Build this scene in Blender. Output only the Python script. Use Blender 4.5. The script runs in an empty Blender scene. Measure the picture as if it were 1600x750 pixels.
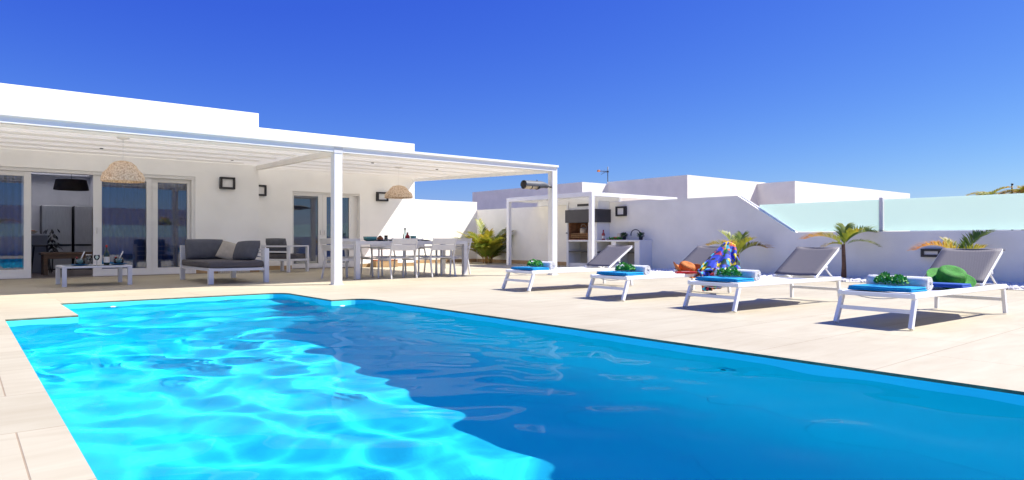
import bpy, bmesh, math, random
from mathutils import Vector, Matrix, noise, Euler
random.seed(7)
R = math.radians
SC = bpy.context.scene
COL = SC.collection

# ------------------------------------------------------------------ helpers
class MB:
    """collects shapes and links them as ONE mesh object"""
    def __init__(self):
        self.bm = bmesh.new()
        self.uv = None
    def _xf(self, verts, M):
        if M is not None:
            for v in verts: v.co = M @ v.co
    def box(self, x0, x1, y0, y1, z0, z1, bev=0.0, M=None, seg=1):
        b = bmesh.new()
        bmesh.ops.create_cube(b, size=1.0)
        for v in b.verts:
            v.co = Vector(((x0 + x1) / 2 + v.co.x * (x1 - x0), (y0 + y1) / 2 + v.co.y * (y1 - y0), (z0 + z1) / 2 + v.co.z * (z1 - z0)))
        if bev > 0:
            bmesh.ops.bevel(b, geom=list(b.edges), offset=bev, segments=seg, affect='EDGES', profile=0.5)
        if M is not None:
            for v in b.verts: v.co = M @ v.co
        self._merge(b)
        return self
    def _merge(self, b, smooth=False):
        me = bpy.data.meshes.new('tmp')
        if smooth:
            for f in b.faces: f.smooth = True
        b.to_mesh(me); b.free()
        self.bm.from_mesh(me)
        bpy.data.meshes.remove(me)
    def bar(self, p, q, w, h, bev=0.0, up=(0, 0, 1)):
        """box beam from p to q, w across, h along 'up'"""
        p = Vector(p); q = Vector(q); d = q - p; L = d.length; d.normalize()
        u = Vector(up)
        s = d.cross(u)
        if s.length < 1e-4: s = d.cross(Vector((1, 0, 0)))
        s.normalize(); t = s.cross(d); t.normalize()
        M = Matrix(((s.x, d.x, t.x, p.x), (s.y, d.y, t.y, p.y), (s.z, d.z, t.z, p.z), (0, 0, 0, 1)))
        return self.box(-w / 2, w / 2, 0, L, -h / 2, h / 2, bev, M)
    def tube(self, pts, r, n=8, cap=True):
        pts = [Vector(p) for p in pts]
        rr = r if isinstance(r, (list, tuple)) else [r] * len(pts)
        rings = []
        prev = None
        for i, p in enumerate(pts):
            d = (pts[min(i + 1, len(pts) - 1)] - pts[max(i - 1, 0)]).normalized()
            if prev is None:
                a = d.cross(Vector((0, 0, 1)))
                if a.length < 1e-3: a = d.cross(Vector((1, 0, 0)))
            else:
                a = prev - d * prev.dot(d)
            a.normalize(); prev = a; b = d.cross(a)
            rings.append([self.bm.verts.new(p + (a * math.cos(2 * math.pi * k / n) + b * math.sin(2 * math.pi * k / n)) * rr[i]) for k in range(n)])
        for i in range(len(rings) - 1):
            for k in range(n):
                f = self.bm.faces.new((rings[i][k], rings[i][(k + 1) % n], rings[i + 1][(k + 1) % n], rings[i + 1][k])); f.smooth = True
        if cap:
            self.bm.faces.new(rings[0][::-1]); self.bm.faces.new(rings[-1])
        return self
    def lathe(self, prof, n=24, M=None, cx=0, cy=0, cz=0, sx=1.0, sy=1.0):
        rings = []
        for (r, z) in prof:
            if r < 1e-5:
                rings.append([self.bm.verts.new((cx, cy, cz + z))])
            else:
                rings.append([self.bm.verts.new((cx + sx * r * math.cos(2 * math.pi * k / n), cy + sy * r * math.sin(2 * math.pi * k / n), cz + z)) for k in range(n)])
        for i in range(len(rings) - 1):
            A, B = rings[i], rings[i + 1]
            if len(A) == 1 and len(B) == 1: continue
            for k in range(n):
                k2 = (k + 1) % n
                if len(A) == 1: f = self.bm.faces.new((A[0], B[k2], B[k]))
                elif len(B) == 1: f = self.bm.faces.new((A[k], A[k2], B[0]))
                else: f = self.bm.faces.new((A[k], A[k2], B[k2], B[k]))
                f.smooth = True
        if M is not None:
            for r_ in rings:
                for v in r_: v.co = M @ v.co
        return self
    def quad(self, a, b, c, d, smooth=False):
        f = self.bm.faces.new([self.bm.verts.new(p) for p in (a, b, c, d)]); f.smooth = smooth
        return self
    def poly(self, pts):
        self.bm.faces.new([self.bm.verts.new(p) for p in pts]); return self
    def grid(self, fn, nu, nv, smooth=True):
        vs = [[self.bm.verts.new(fn(i / nu, j / nv)) for j in range(nv + 1)] for i in range(nu + 1)]
        for i in range(nu):
            for j in range(nv):
                f = self.bm.faces.new((vs[i][j], vs[i + 1][j], vs[i + 1][j + 1], vs[i][j + 1])); f.smooth = smooth
        return self
    def prism(self, outline, axis, a, b):
        """extrude a 2D outline (list of pairs) along axis 'x'/'y'/'z' from a to b"""
        def P(p, t):
            if axis == 'x': return (t, p[0], p[1])
            if axis == 'y': return (p[0], t, p[1])
            return (p[0], p[1], t)
        A = [self.bm.verts.new(P(p, a)) for p in outline]; B = [self.bm.verts.new(P(p, b)) for p in outline]
        n = len(outline)
        self.bm.faces.new(A); self.bm.faces.new(B[::-1])
        for i in range(n): self.bm.faces.new((A[i], A[(i + 1) % n], B[(i + 1) % n], B[i]))
        return self
    def build(self, name, mat, parent=None, world=False, normals=True):
        if normals: bmesh.ops.recalc_face_normals(self.bm, faces=list(self.bm.faces))
        if world and parent is not None:
            Minv = parent.matrix_basis.inverted()
            for v in self.bm.verts: v.co = Minv @ v.co
        me = bpy.data.meshes.new(name)
        self.bm.to_mesh(me); self.bm.free()
        o = bpy.data.objects.new(name, me); COL.objects.link(o)
        me.materials.append(mat)
        if parent is not None: o.parent = parent
        return o

def tag(o, label=None, cat=None, group=None, kind=None):
    if label: o['label'] = label
    if cat: o['category'] = cat
    if group: o['group'] = group
    if kind: o['kind'] = kind
    return o
def thing(name, label, cat, loc=(0, 0, 0), rz=0, group=None):
    o = bpy.data.objects.new(name, None); COL.objects.link(o)
    o.empty_display_size = 0.1
    o.location = loc; o.rotation_euler = (0, 0, rz)
    return tag(o, label, cat, group)
def dup(root, loc, rz=None, label=None):
    r = root.copy(); COL.objects.link(r); r.location = loc
    if rz is not None: r.rotation_euler = (0, 0, rz)
    if label: r['label'] = label
    for ch in [c for c in COL.objects if c.parent == root]:
        c = ch.copy(); COL.objects.link(c); c.parent = r
        for g in [q for q in COL.objects if q.parent == ch]:
            d = g.copy(); COL.objects.link(d); d.parent = c
    return r
def struct(o):
    o['kind'] = 'structure'; return o

# ------------------------------------------------------------------ materials
def newmat(name):
    m = bpy.data.materials.new(name); m.use_nodes = True
    nt = m.node_tree; b = nt.nodes['Principled BSDF']
    return m, nt, b
def N(nt, t, **kw):
    n = nt.nodes.new(t)
    for k, v in kw.items():
        if hasattr(n, k): setattr(n, k, v)
        else: n.inputs[k].default_value = v
    return n
def mat(name, col, rough=0.6, metal=0.0, var=0.06, scale=3.0, bump=0.0, bscale=80.0, spec=0.5, stretch=(1, 1, 1)):
    """plain painted / woven stuff with a little colour variation and fine bump"""
    m, nt, b = newmat(name)
    tc = N(nt, 'ShaderNodeTexCoord')
    mp = N(nt, 'ShaderNodeMapping'); mp.inputs['Scale'].default_value = stretch
    nt.links.new(tc.outputs['Object'], mp.inputs[0])
    no = N(nt, 'ShaderNodeTexNoise'); no.inputs['Scale'].default_value = scale; no.inputs['Detail'].default_value = 5
    nt.links.new(mp.outputs[0], no.inputs['Vector'])
    mr = N(nt, 'ShaderNodeMapRange'); mr.inputs[1].default_value = 0.3; mr.inputs[2].default_value = 0.7
    mr.inputs[3].default_value = 1 - var; mr.inputs[4].default_value = 1 + var * 0.6
    nt.links.new(no.outputs[0], mr.inputs[0])
    mx = N(nt, 'ShaderNodeVectorMath', operation='SCALE'); mx.inputs[0].default_value = col
    nt.links.new(mr.outputs[0], mx.inputs['Scale'])
    nt.links.new(mx.outputs[0], b.inputs['Base Color'])
    b.inputs['Roughness'].default_value = rough; b.inputs['Metallic'].default_value = metal
    b.inputs['Specular IOR Level'].default_value = spec
    if bump > 0:
        n2 = N(nt, 'ShaderNodeTexNoise'); n2.inputs['Scale'].default_value = bscale; n2.inputs['Detail'].default_value = 3
        nt.links.new(mp.outputs[0], n2.inputs['Vector'])
        bp = N(nt, 'ShaderNodeBump'); bp.inputs['Strength'].default_value = bump; bp.inputs['Distance'].default_value = 0.01
        nt.links.new(n2.outputs[0], bp.inputs['Height']); nt.links.new(bp.outputs[0], b.inputs['Normal'])
    return m

M = {}
M['render'] = mat('white_render', (0.90, 0.892, 0.875), 0.85, var=0.05, scale=1.3, bump=0.4, bscale=60)
M['render2'] = mat('white_render_boundary', (0.92, 0.885, 0.78), 0.85, var=0.07, scale=1.6, bump=0.45, bscale=45)
M['metal_white'] = mat('white_powder_coat', (0.84, 0.84, 0.83), 0.35, var=0.02, scale=6)
M['slats'] = mat('white_roof_boards', (0.90, 0.88, 0.85), 0.55, var=0.03, scale=2, stretch=(0.4, 6, 6))
def translucent_boards():
    m = M['slats']; nt = m.node_tree; b = nt.nodes['Principled BSDF']
    tr = N(nt, 'ShaderNodeBsdfTranslucent'); tr.inputs[0].default_value = (0.95, 0.94, 0.91, 1)
    mx = N(nt, 'ShaderNodeMixShader'); mx.inputs[0].default_value = 0.42
    nt.links.new(b.outputs[0], mx.inputs[1]); nt.links.new(tr.outputs[0], mx.inputs[2]); nt.links.new(mx.outputs[0], nt.nodes['Material Output'].inputs[0])
translucent_boards()
M['frame'] = mat('white_pvc', (0.74, 0.73, 0.72), 0.3, var=0.02, scale=3)
M['dark'] = mat('dark_metal', (0.02, 0.018, 0.02), 0.4, var=0.1)
M['black'] = mat('black_paint', (0.008, 0.008, 0.009), 0.4)
M['grey_metal'] = mat('heater_grey', (0.075, 0.08, 0.095), 0.6, metal=0.0, var=0.08, scale=20)
M['charcoal'] = mat('charcoal_fabric', (0.11, 0.112, 0.125), 0.95, var=0.14, scale=9, bump=0.5, bscale=300)
M['seat_grey'] = mat('grey_fabric', (0.105, 0.096, 0.098), 0.95, var=0.12, scale=9, bump=0.5, bscale=300)
M['cream_fabric'] = mat('cream_fabric', (0.46, 0.41, 0.33), 0.95, var=0.12, scale=14, bump=0.5, bscale=250)
M['alu'] = mat('pale_grey_coat', (0.68, 0.67, 0.66), 0.4, var=0.04, scale=8)
M['alu_furn'] = mat('white_furniture_coat', (0.66, 0.67, 0.70), 0.35, var=0.03, scale=8)
M['ochre'] = mat('ochre_skirting', (0.40, 0.26, 0.13), 0.6, var=0.15, scale=6)
M['steel'] = mat('brushed_steel', (0.56, 0.56, 0.56), 0.35, metal=0.35, var=0.12, scale=7, stretch=(6, 6, 0.6))
M['wood_dark'] = mat('rustic_wood', (0.17, 0.095, 0.05), 0.6, var=0.35, scale=6, stretch=(0.5, 6, 6))
M['towel_blue'] = mat('turquoise_towel', (0.006, 0.33, 0.66), 0.95, var=0.1, scale=30, bump=0.8, bscale=260)
M['towel_white'] = mat('white_towel', (0.80, 0.80, 0.80), 0.95, var=0.05, scale=30, bump=0.8, bscale=260)
M['leaf'] = mat('fresh_leaf', (0.08, 0.38, 0.04), 0.5, var=0.5, scale=40)
M['pot_leaf'] = mat('dark_leaf', (0.02, 0.07, 0.015), 0.5, var=0.5, scale=40)
M['red'] = mat('red_plastic', (0.50, 0.008, 0.008), 0.35)
M['ketchup'] = mat('red_bottle', (0.30, 0.008, 0.01), 0.2)
M['rose'] = mat('rose_wine', (0.30, 0.03, 0.02), 0.15)
M['label'] = mat('paper_label', (0.62, 0.60, 0.58), 0.7)
M['orange'] = mat('orange_straw', (0.52, 0.155, 0.02), 0.8, var=0.25, scale=30, bump=0.8, bscale=160)
M['greenhat'] = mat('green_straw', (0.035, 0.25, 0.012), 0.8, var=0.3, scale=22, bump=0.8, bscale=160)
M['brick'] = mat('fire_brick', (0.33, 0.15, 0.07), 0.9, var=0.4, scale=12, bump=0.6, bscale=40)
M['ember'] = mat('grill_basket', (0.42, 0.22, 0.08), 0.6, var=0.3, scale=30)
M['tile'] = mat('grey_tile_back', (0.50, 0.47, 0.42), 0.6, var=0.06)
M['terracotta'] = mat('terracotta', (0.40, 0.12, 0.04), 0.7, var=0.2)
M['blue_ceramic'] = mat('blue_ceramic', (0.01, 0.12, 0.28), 0.2)
M['teal_glaze'] = mat('teal_glass', (0.10, 0.30, 0.27), 0.15)
M['dark_glass'] = mat('dark_green_glass', (0.012, 0.03, 0.028), 0.08)
M['counter'] = mat('white_counter', (0.80, 0.80, 0.79), 0.5, var=0.03)
M['anthracite'] = mat('anthracite_hood', (0.050, 0.046, 0.052), 0.45, var=0.1, scale=4)
M['pool_white'] = mat('pool_fitting_white', (0.88, 0.88, 0.86), 0.3)
M['shade_dark'] = mat('dark_wicker', (0.10, 0.075, 0.06), 0.8, var=0.5, scale=60)
M['trunk'] = mat('palm_trunk', (0.16, 0.085, 0.05), 0.9, var=0.45, scale=22, bump=0.8, bscale=50, stretch=(1, 1, 3))
M['interior'] = mat('interior_paint', (0.80, 0.80, 0.80), 0.8)
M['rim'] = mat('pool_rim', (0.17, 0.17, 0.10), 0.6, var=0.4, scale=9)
M['garden_soil'] = mat('dry_ground', (0.30, 0.23, 0.16), 0.95, var=0.2, scale=0.6, bump=0.5, bscale=12)
M['pebble'] = mat('white_pebble', (0.74, 0.72, 0.70), 0.8, var=0.15, scale=25)
M['bowl_trim'] = mat('striped_crate', (0.55, 0.51, 0.46), 0.8, var=0.1)

def leaf_mat(name, c1, c2, c3):
    """frond colour runs green to yellow-brown by noise and by vertex colour 'tip'"""
    m, nt, b = newmat(name)
    at = N(nt, 'ShaderNodeAttribute', attribute_name='tip')
    rp = N(nt, 'ShaderNodeValToRGB')
    e = rp.color_ramp.elements; e[0].position = 0.0; e[0].color = (*c1, 1); e[1].position = 1.0; e[1].color = (*c3, 1)
    k = e.new(0.5); k.color = (*c2, 1)
    nt.links.new(at.outputs['Fac'], rp.inputs[0]); nt.links.new(rp.outputs[0], b.inputs['Base Color'])
    b.inputs['Roughness'].default_value = 0.5
    tr = N(nt, 'ShaderNodeBsdfTranslucent'); nt.links.new(rp.outputs[0], tr.inputs[0])
    mx = N(nt, 'ShaderNodeMixShader'); mx.inputs[0].default_value = 0.35
    nt.links.new(b.outputs[0], mx.inputs[1]); nt.links.new(tr.outputs[0], mx.inputs[2])
    nt.links.new(mx.outputs[0], nt.nodes['Material Output'].inputs[0])
    return m
M['frond'] = leaf_mat('palm_frond', (0.17, 0.28, 0.025), (0.40, 0.36, 0.035), (0.80, 0.38, 0.07))
M['frond_gold'] = leaf_mat('golden_frond', (0.13, 0.17, 0.015), (0.42, 0.28, 0.03), (0.60, 0.30, 0.08))

def wicker_mat():
    m, nt, b = newmat('natural_wicker')
    tc = N(nt, 'ShaderNodeTexCoord')
    vo = N(nt, 'ShaderNodeTexVoronoi'); vo.inputs['Scale'].default_value = 34
    nt.links.new(tc.outputs['Object'], vo.inputs['Vector'])
    rp = N(nt, 'ShaderNodeValToRGB'); e = rp.color_ramp.elements
    e[0].position = 0.1; e[0].color = (0.96, 0.79, 0.58, 1); e[1].position = 0.78; e[1].color = (0.56, 0.37, 0.23, 1)
    nt.links.new(vo.outputs['Distance'], rp.inputs[0]); nt.links.new(rp.outputs[0], b.inputs['Base Color'])
    bp = N(nt, 'ShaderNodeBump'); bp.inputs['Strength'].default_value = 0.8; bp.inputs['Distance'].default_value = 0.01; bp.invert = True
    nt.links.new(vo.outputs['Distance'], bp.inputs['Height']); nt.links.new(bp.outputs[0], b.inputs['Normal'])
    b.inputs['Roughness'].default_value = 0.8
    return m
M['wicker'] = wicker_mat()

def sling_mat(name, col):
    """woven outdoor mesh fabric"""
    m, nt, b = newmat(name)
    tc = N(nt, 'ShaderNodeTexCoord')
    w = N(nt, 'ShaderNodeTexChecker'); w.inputs['Scale'].default_value = 130
    w.inputs[1].default_value = (*[c * 1.25 for c in col], 1); w.inputs[2].default_value = (*[c * 0.7 for c in col], 1)
    nt.links.new(tc.outputs['Object'], w.inputs['Vector'])
    no = N(nt, 'ShaderNodeTexNoise'); no.inputs['Scale'].default_value = 90
    nt.links.new(tc.outputs['Object'], no.inputs['Vector'])
    mx = N(nt, 'ShaderNodeMix', data_type='RGBA', blend_type='MULTIPLY'); mx.inputs[0].default_value = 0.5
    nt.links.new(w.outputs[0], mx.inputs[6]); nt.links.new(no.outputs[0], mx.inputs[7])
    nt.links.new(w.outputs[0], b.inputs['Base Color'])
    b.inputs['Roughness'].default_value = 0.75
    return m
M['sling'] = sling_mat('grey_sling', (0.155, 0.140, 0.145))
M['sling_light'] = sling_mat('pale_sling', (0.60, 0.58, 0.58))

def deck_mat():
    m, nt, b = newmat('travertine_tiles')
    tc = N(nt, 'ShaderNodeTexCoord')
    mp = N(nt, 'ShaderNodeMapping'); mp.inputs['Location'].default_value = (-0.19, -0.12, 0)
    nt.links.new(tc.outputs['Object'], mp.inputs[0])
    br = N(nt, 'ShaderNodeTexBrick', offset=0.5)
    br.inputs['Color1'].default_value = (0.465, 0.42, 0.31, 1); br.inputs['Color2'].default_value = (0.435, 0.395, 0.29, 1)
    br.inputs['Mortar'].default_value = (0.33, 0.255, 0.17, 1)
    br.inputs['Scale'].default_value = 1; br.inputs['Mortar Size'].default_value = 0.004; br.inputs['Mortar Smooth'].default_value = 0.3
    br.inputs['Brick Width'].default_value = 1.74; br.inputs['Row Height'].default_value = 0.87; br.inputs['Bias'].default_value = 0
    nt.links.new(mp.outputs[0], br.inputs['Vector'])
    # veins running along the long side of the tiles
    m2 = N(nt, 'ShaderNodeMapping'); m2.inputs['Scale'].default_value = (0.9, 4.2, 1)
    nt.links.new(tc.outputs['Object'], m2.inputs[0])
    no = N(nt, 'ShaderNodeTexNoise'); no.inputs['Scale'].default_value = 1.6; no.inputs['Detail'].default_value = 8; no.inputs['Roughness'].default_value = 0.62
    no.inputs['Distortion'].default_value = 0.6
    nt.links.new(m2.outputs[0], no.inputs['Vector'])
    rp = N(nt, 'ShaderNodeValToRGB'); e = rp.color_ramp.elements
    e[0].position = 0.30; e[0].color = (0.88, 0.845, 0.80, 1); e[1].position = 0.66; e[1].color = (1.05, 1.05, 1.05, 1)
    nt.links.new(no.outputs[0], rp.inputs[0])
    mx = N(nt, 'ShaderNodeMix', data_type='RGBA', blend_type='MULTIPLY'); mx.inputs[0].default_value = 0.75
    nt.links.new(br.outputs['Color'], mx.inputs[6]); nt.links.new(rp.outputs[0], mx.inputs[7])
    # broad per-area tone
    n3 = N(nt, 'ShaderNodeTexNoise'); n3.inputs['Scale'].default_value = 0.55; n3.inputs['Detail'].default_value = 3
    nt.links.new(tc.outputs['Object'], n3.inputs['Vector'])
    r3 = N(nt, 'ShaderNodeValToRGB'); e = r3.color_ramp.elements
    e[0].position = 0.35; e[0].color = (0.93, 0.90, 0.87, 1); e[1].position = 0.65; e[1].color = (1.05, 1.05, 1.05, 1)
    nt.links.new(n3.outputs[0], r3.inputs[0])
    mx2 = N(nt, 'ShaderNodeMix', data_type='RGBA', blend_type='MULTIPLY'); mx2.inputs[0].default_value = 1
    nt.links.new(mx.outputs[2], mx2.inputs[6]); nt.links.new(r3.outputs[0], mx2.inputs[7])
    nt.links.new(mx2.outputs[2], b.inputs['Base Color'])
    b.inputs['Roughness'].default_value = 0.62
    bp = N(nt, 'ShaderNodeBump'); bp.inputs['Strength'].default_value = 0.25; bp.inputs['Distance'].default_value = 0.004
    nt.links.new(no.outputs[0], bp.inputs['Height'])
    bp2 = N(nt, 'ShaderNodeBump'); bp2.inputs['Strength'].default_value = 0.6; bp2.inputs['Distance'].default_value = 0.004; bp2.invert = True
    nt.links.new(br.outputs['Fac'], bp2.inputs['Height']); nt.links.new(bp.outputs[0], bp2.inputs['Normal'])
    nt.links.new(bp2.outputs[0], b.inputs['Normal'])
    return m
M['deck'] = deck_mat()

def liner_mat():
    m, nt, b = newmat('blue_pool_liner')
    tc = N(nt, 'ShaderNodeTexCoord')
    no = N(nt, 'ShaderNodeTexNoise'); no.inputs['Scale'].default_value = 0.9; no.inputs['Detail'].default_value = 4
    nt.links.new(tc.outputs['Object'], no.inputs['Vector'])
    rp = N(nt, 'ShaderNodeValToRGB'); e = rp.color_ramp.elements
    e[0].position = 0.3; e[0].color = LINER1; e[1].position = 0.7; e[1].color = LINER2
    nt.links.new(no.outputs[0], rp.inputs[0]); nt.links.new(rp.outputs[0], b.inputs['Base Color'])
    b.inputs['Roughness'].default_value = 0.9; b.inputs['Specular IOR Level'].default_value = 0.0
    return m
LINER1 = (0.10, 0.92, 0.98, 1); LINER2 = (0.13, 0.94, 0.985, 1)
M['liner'] = liner_mat()

def water_mat():
    m = bpy.data.materials.new('pool_water'); m.use_nodes = True
    nt = m.node_tree
    for n in list(nt.nodes):
        if n.type != 'OUTPUT_MATERIAL': nt.nodes.remove(n)
    g = N(nt, 'ShaderNodeBsdfRefraction'); g.inputs['IOR'].default_value = 1.333; g.inputs['Roughness'].default_value = 0.0
    g.inputs['Color'].default_value = (0.42, 0.76, 0.89, 1)
    gl = N(nt, 'ShaderNodeBsdfGlossy'); gl.inputs['Roughness'].default_value = 0.0
    fr = N(nt, 'ShaderNodeFresnel'); fr.inputs['IOR'].default_value = 1.333
    mu = N(nt, 'ShaderNodeMath', operation='MULTIPLY'); mu.inputs[1].default_value = 0.24
    mx = N(nt, 'ShaderNodeMixShader')
    nt.links.new(fr.outputs[0], mu.inputs[0]); nt.links.new(mu.outputs[0], mx.inputs[0])
    nt.links.new(g.outputs[0], mx.inputs[1]); nt.links.new(gl.outputs[0], mx.inputs[2])
    nt.links.new(mx.outputs[0], nt.nodes['Material Output'].inputs[0])
    return m
M['water'] = water_mat()

def glass_mat(name, tint, ior):
    m = bpy.data.materials.new(name); m.use_nodes = True
    nt = m.node_tree
    for n in list(nt.nodes):
        if n.type != 'OUTPUT_MATERIAL': nt.nodes.remove(n)
    fr = N(nt, 'ShaderNodeFresnel'); fr.inputs['IOR'].default_value = ior
    gl = N(nt, 'ShaderNodeBsdfGlossy'); gl.inputs['Roughness'].default_value = 0.01
    tr = N(nt, 'ShaderNodeBsdfTransparent'); tr.inputs[0].default_value = (*tint, 1)
    mx = N(nt, 'ShaderNodeMixShader')
    nt.links.new(fr.outputs[0], mx.inputs[0]); nt.links.new(tr.outputs[0], mx.inputs[1]); nt.links.new(gl.outputs[0], mx.inputs[2])
    nt.links.new(mx.outputs[0], nt.nodes['Material Output'].inputs[0])
    return m
M['window'] = glass_mat('window_glass', (0.74, 0.80, 0.90), 1.95)
M['clear'] = glass_mat('clear_glass', (0.90, 0.96, 0.95), 1.6)

def frosted():
    m, nt, b = newmat('frosted_teal_glass')
    b.inputs['Base Color'].default_value = (0.68, 0.80, 0.77, 1); b.inputs['Roughness'].default_value = 0.25
    tr = N(nt, 'ShaderNodeBsdfTranslucent'); tr.inputs[0].default_value = (0.76, 0.88, 0.83, 1)
    mx = N(nt, 'ShaderNodeMixShader'); mx.inputs[0].default_value = 0.62
    nt.links.new(b.outputs[0], mx.inputs[1]); nt.links.new(tr.outputs[0], mx.inputs[2])
    nt.links.new(mx.outputs[0], nt.nodes['Material Output'].inputs[0])
    return m
M['frosted'] = frosted()

def opal():
    m, nt, b = newmat('opal_fill_pane')  # translucent white for the pane added to brighten the kitchen
    b.inputs['Base Color'].default_value = (0.9, 0.9, 0.9, 1)
    tr = N(nt, 'ShaderNodeBsdfTranslucent'); tr.inputs[0].default_value = (0.95, 0.94, 0.92, 1)
    mx = N(nt, 'ShaderNodeMixShader'); mx.inputs[0].default_value = 0.9
    nt.links.new(b.outputs[0], mx.inputs[1]); nt.links.new(tr.outputs[0], mx.inputs[2])
    nt.links.new(mx.outputs[0], nt.nodes['Material Output'].inputs[0])
    return m
M['opal'] = opal()

def curtain_mat():
    m, nt, b = newmat('blue_curtain')
    b.inputs['Base Color'].default_value = (0.05, 0.16, 0.46, 1); b.inputs['Roughness'].default_value = 0.9
    return m
M['curtain'] = curtain_mat()

def sarong_mat():
    m, nt, b = newmat('bright_patterned_cloth')
    tc = N(nt, 'ShaderNodeTexCoord')
    no = N(nt, 'ShaderNodeTexNoise'); no.inputs['Scale'].default_value = 6
    nt.links.new(tc.outputs['Object'], no.inputs['Vector'])
    mx = N(nt, 'ShaderNodeMix', data_type='RGBA'); mx.inputs[0].default_value = 0.22
    nt.links.new(tc.outputs['Object'], mx.inputs[6]); nt.links.new(no.outputs['Color'], mx.inputs[7])
    vo = N(nt, 'ShaderNodeTexVoronoi'); vo.inputs['Scale'].default_value = 14
    nt.links.new(mx.outputs[2], vo.inputs['Vector'])
    sp = N(nt, 'ShaderNodeSeparateColor'); nt.links.new(vo.outputs['Color'], sp.inputs[0])
    n5 = N(nt, 'ShaderNodeTexNoise'); n5.inputs['Scale'].default_value = 7; nt.links.new(tc.outputs['Object'], n5.inputs['Vector'])
    r5 = N(nt, 'ShaderNodeMapRange'); r5.inputs[1].default_value = 0.42; r5.inputs[2].default_value = 0.44; nt.links.new(n5.outputs[0], r5.inputs[0])
    rp = N(nt, 'ShaderNodeValToRGB'); rp.color_ramp.interpolation = 'CONSTANT'
    cols = [(0.008, 0.02, 0.10), (0.60, 0.40, 0.01), (0.012, 0.035, 0.38), (0.004, 0.06, 0.02), (0.006, 0.008, 0.02), (0.55, 0.10, 0.01), (0.015, 0.05, 0.50), (0.015, 0.20, 0.03), (0.03, 0.33, 0.50), (0.012, 0.04, 0.36), (0.62, 0.48, 0.02), (0.008, 0.02, 0.12), (0.42, 0.015, 0.05), (0.01, 0.10, 0.05)]
    e = rp.color_ramp.elements
    e[0].position = 0; e[0].color = (*cols[0], 1); e[1].position = 1 / len(cols); e[1].color = (*cols[1], 1)
    for i in range(2, len(cols)):
        k = e.new(i / len(cols)); k.color = (*cols[i], 1)
    m5 = N(nt, 'ShaderNodeMix', data_type='RGBA'); m5.inputs[6].default_value = (0.02, 0.055, 0.50, 1)
    nt.links.new(sp.outputs[0], rp.inputs[0]); nt.links.new(r5.outputs[0], m5.inputs[0]); nt.links.new(rp.outputs[0], m5.inputs[7]); nt.links.new(m5.outputs[2], b.inputs['Base Color'])
    b.inputs['Roughness'].default_value = 0.8
    return m
M['sarong'] = sarong_mat()

# ------------------------------------------------------------------ setting
EYE = 0.83
WL = -0.075                       # water level
PX0, PX1 = 0.37, 4.50             # pool sides
AX0, AX1 = 1.02, 3.98             # stair alcove
PYN, PYM, PYF = -1.6, 8.78, 10.55   # near end, main far end, alcove far end
DEPTH = -2.0

dm = MB()
def sheet(x0, x1, y0, y1, z=0.0): dm.quad((x0, y0, z), (x1, y0, z), (x1, y1, z), (x0, y1, z))
XL, XR, YB, YT = -14.0, 15.2, -9.0, 17.72
rc = 0.28                          # rounded inner corners of the pool outline
sheet(XL, XR, YB, PYN); sheet(XL, PX0, PYN, PYF); sheet(PX1, XR, PYN, PYF); sheet(XL, XR, PYF, YT); sheet(6.02, XR, YT, 20.6)
sheet(PX0, AX0, PYM, PYF); sheet(AX1, PX1, PYM, PYF)
def corner(mb, cx, cy, sx, sy, r, z):
    # fills the square corner outside a quarter circle; corner point (cx,cy), pool interior toward (sx,sy)
    ox, oy = cx + sx * r, cy + sy * r
    pts = [(cx, cy, z)]
    for k in range(9):
        t = k / 8 * math.pi / 2
        pts.append((ox - sx * r * math.cos(t), oy - sy * r * math.sin(t), z))
    mb.poly(pts)
corner(dm, PX1, PYM, -1, -1, rc, 0.0); corner(dm, AX1, PYF, -1, -1, rc, 0.0)
deck = struct(dm.build('pool_deck', M['deck']))
for f in deck.data.polygons:
    if f.normal.z < 0: f.flip()

g = MB()
B = 700
for (x0, x1, y0, y1) in ((-B, B, 20.6, B), (-B, B, -B, YB), (-B, XL, YB, 20.6), (XR, B, YB, 20.6), (XL, 6.02, 22.5, 20.6)):
    g.quad((x0, y0, -0.02), (x1, y0, -0.02), (x1, y1, -0.02), (x0, y1, -0.02))
struct(g.build('ground', M['garden_soil']))

# pool outline, clockwise seen from above, with rounded corners on the sunny side
def arc(ox, oy, r, a0, a1, n=8): return [(ox + r * math.cos(R(a0 + (a1 - a0) * k / n)), oy + r * math.sin(R(a0 + (a1 - a0) * k / n))) for k in range(n + 1)]
outline = [(PX0, PYN), (PX0, PYM), (AX0, PYM), (AX0, PYF)] + arc(AX1 - rc, PYF - rc, rc, 90, 0) + [(AX1, PYM)] + arc(PX1 - rc, PYM - rc, rc, 90, 0) + [(PX1, PYN)]
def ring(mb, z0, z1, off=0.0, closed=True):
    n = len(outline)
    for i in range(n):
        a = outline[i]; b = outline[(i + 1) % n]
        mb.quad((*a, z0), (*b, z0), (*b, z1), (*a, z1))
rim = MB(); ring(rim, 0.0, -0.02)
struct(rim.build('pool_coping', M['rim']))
bs = MB(); ring(bs, -0.02, DEPTH)
bs.quad((PX0, PYN, DEPTH), (PX1, PYN, DEPTH), (PX1, PYM, DEPTH), (PX0, PYM, DEPTH))
for (xx, sg) in ((PX0, 1), (PX1, -1)):      # coved foot of the long walls
    rcv = 0.55
    cv = [(xx + sg * (rcv - rcv * math.cos(t_ * math.pi / 16)), DEPTH + rcv - rcv * math.sin(t_ * math.pi / 16)) for t_ in range(9)]
    bs.grid(lambda u, v, cv=cv, sg=sg: (cv[int(round(u * 8))][0] + sg * 0.003, PYN + 0.002 + (PYM - PYN - 0.004) * v, cv[int(round(u * 8))][1] + 0.003), 8, 1)
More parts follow.
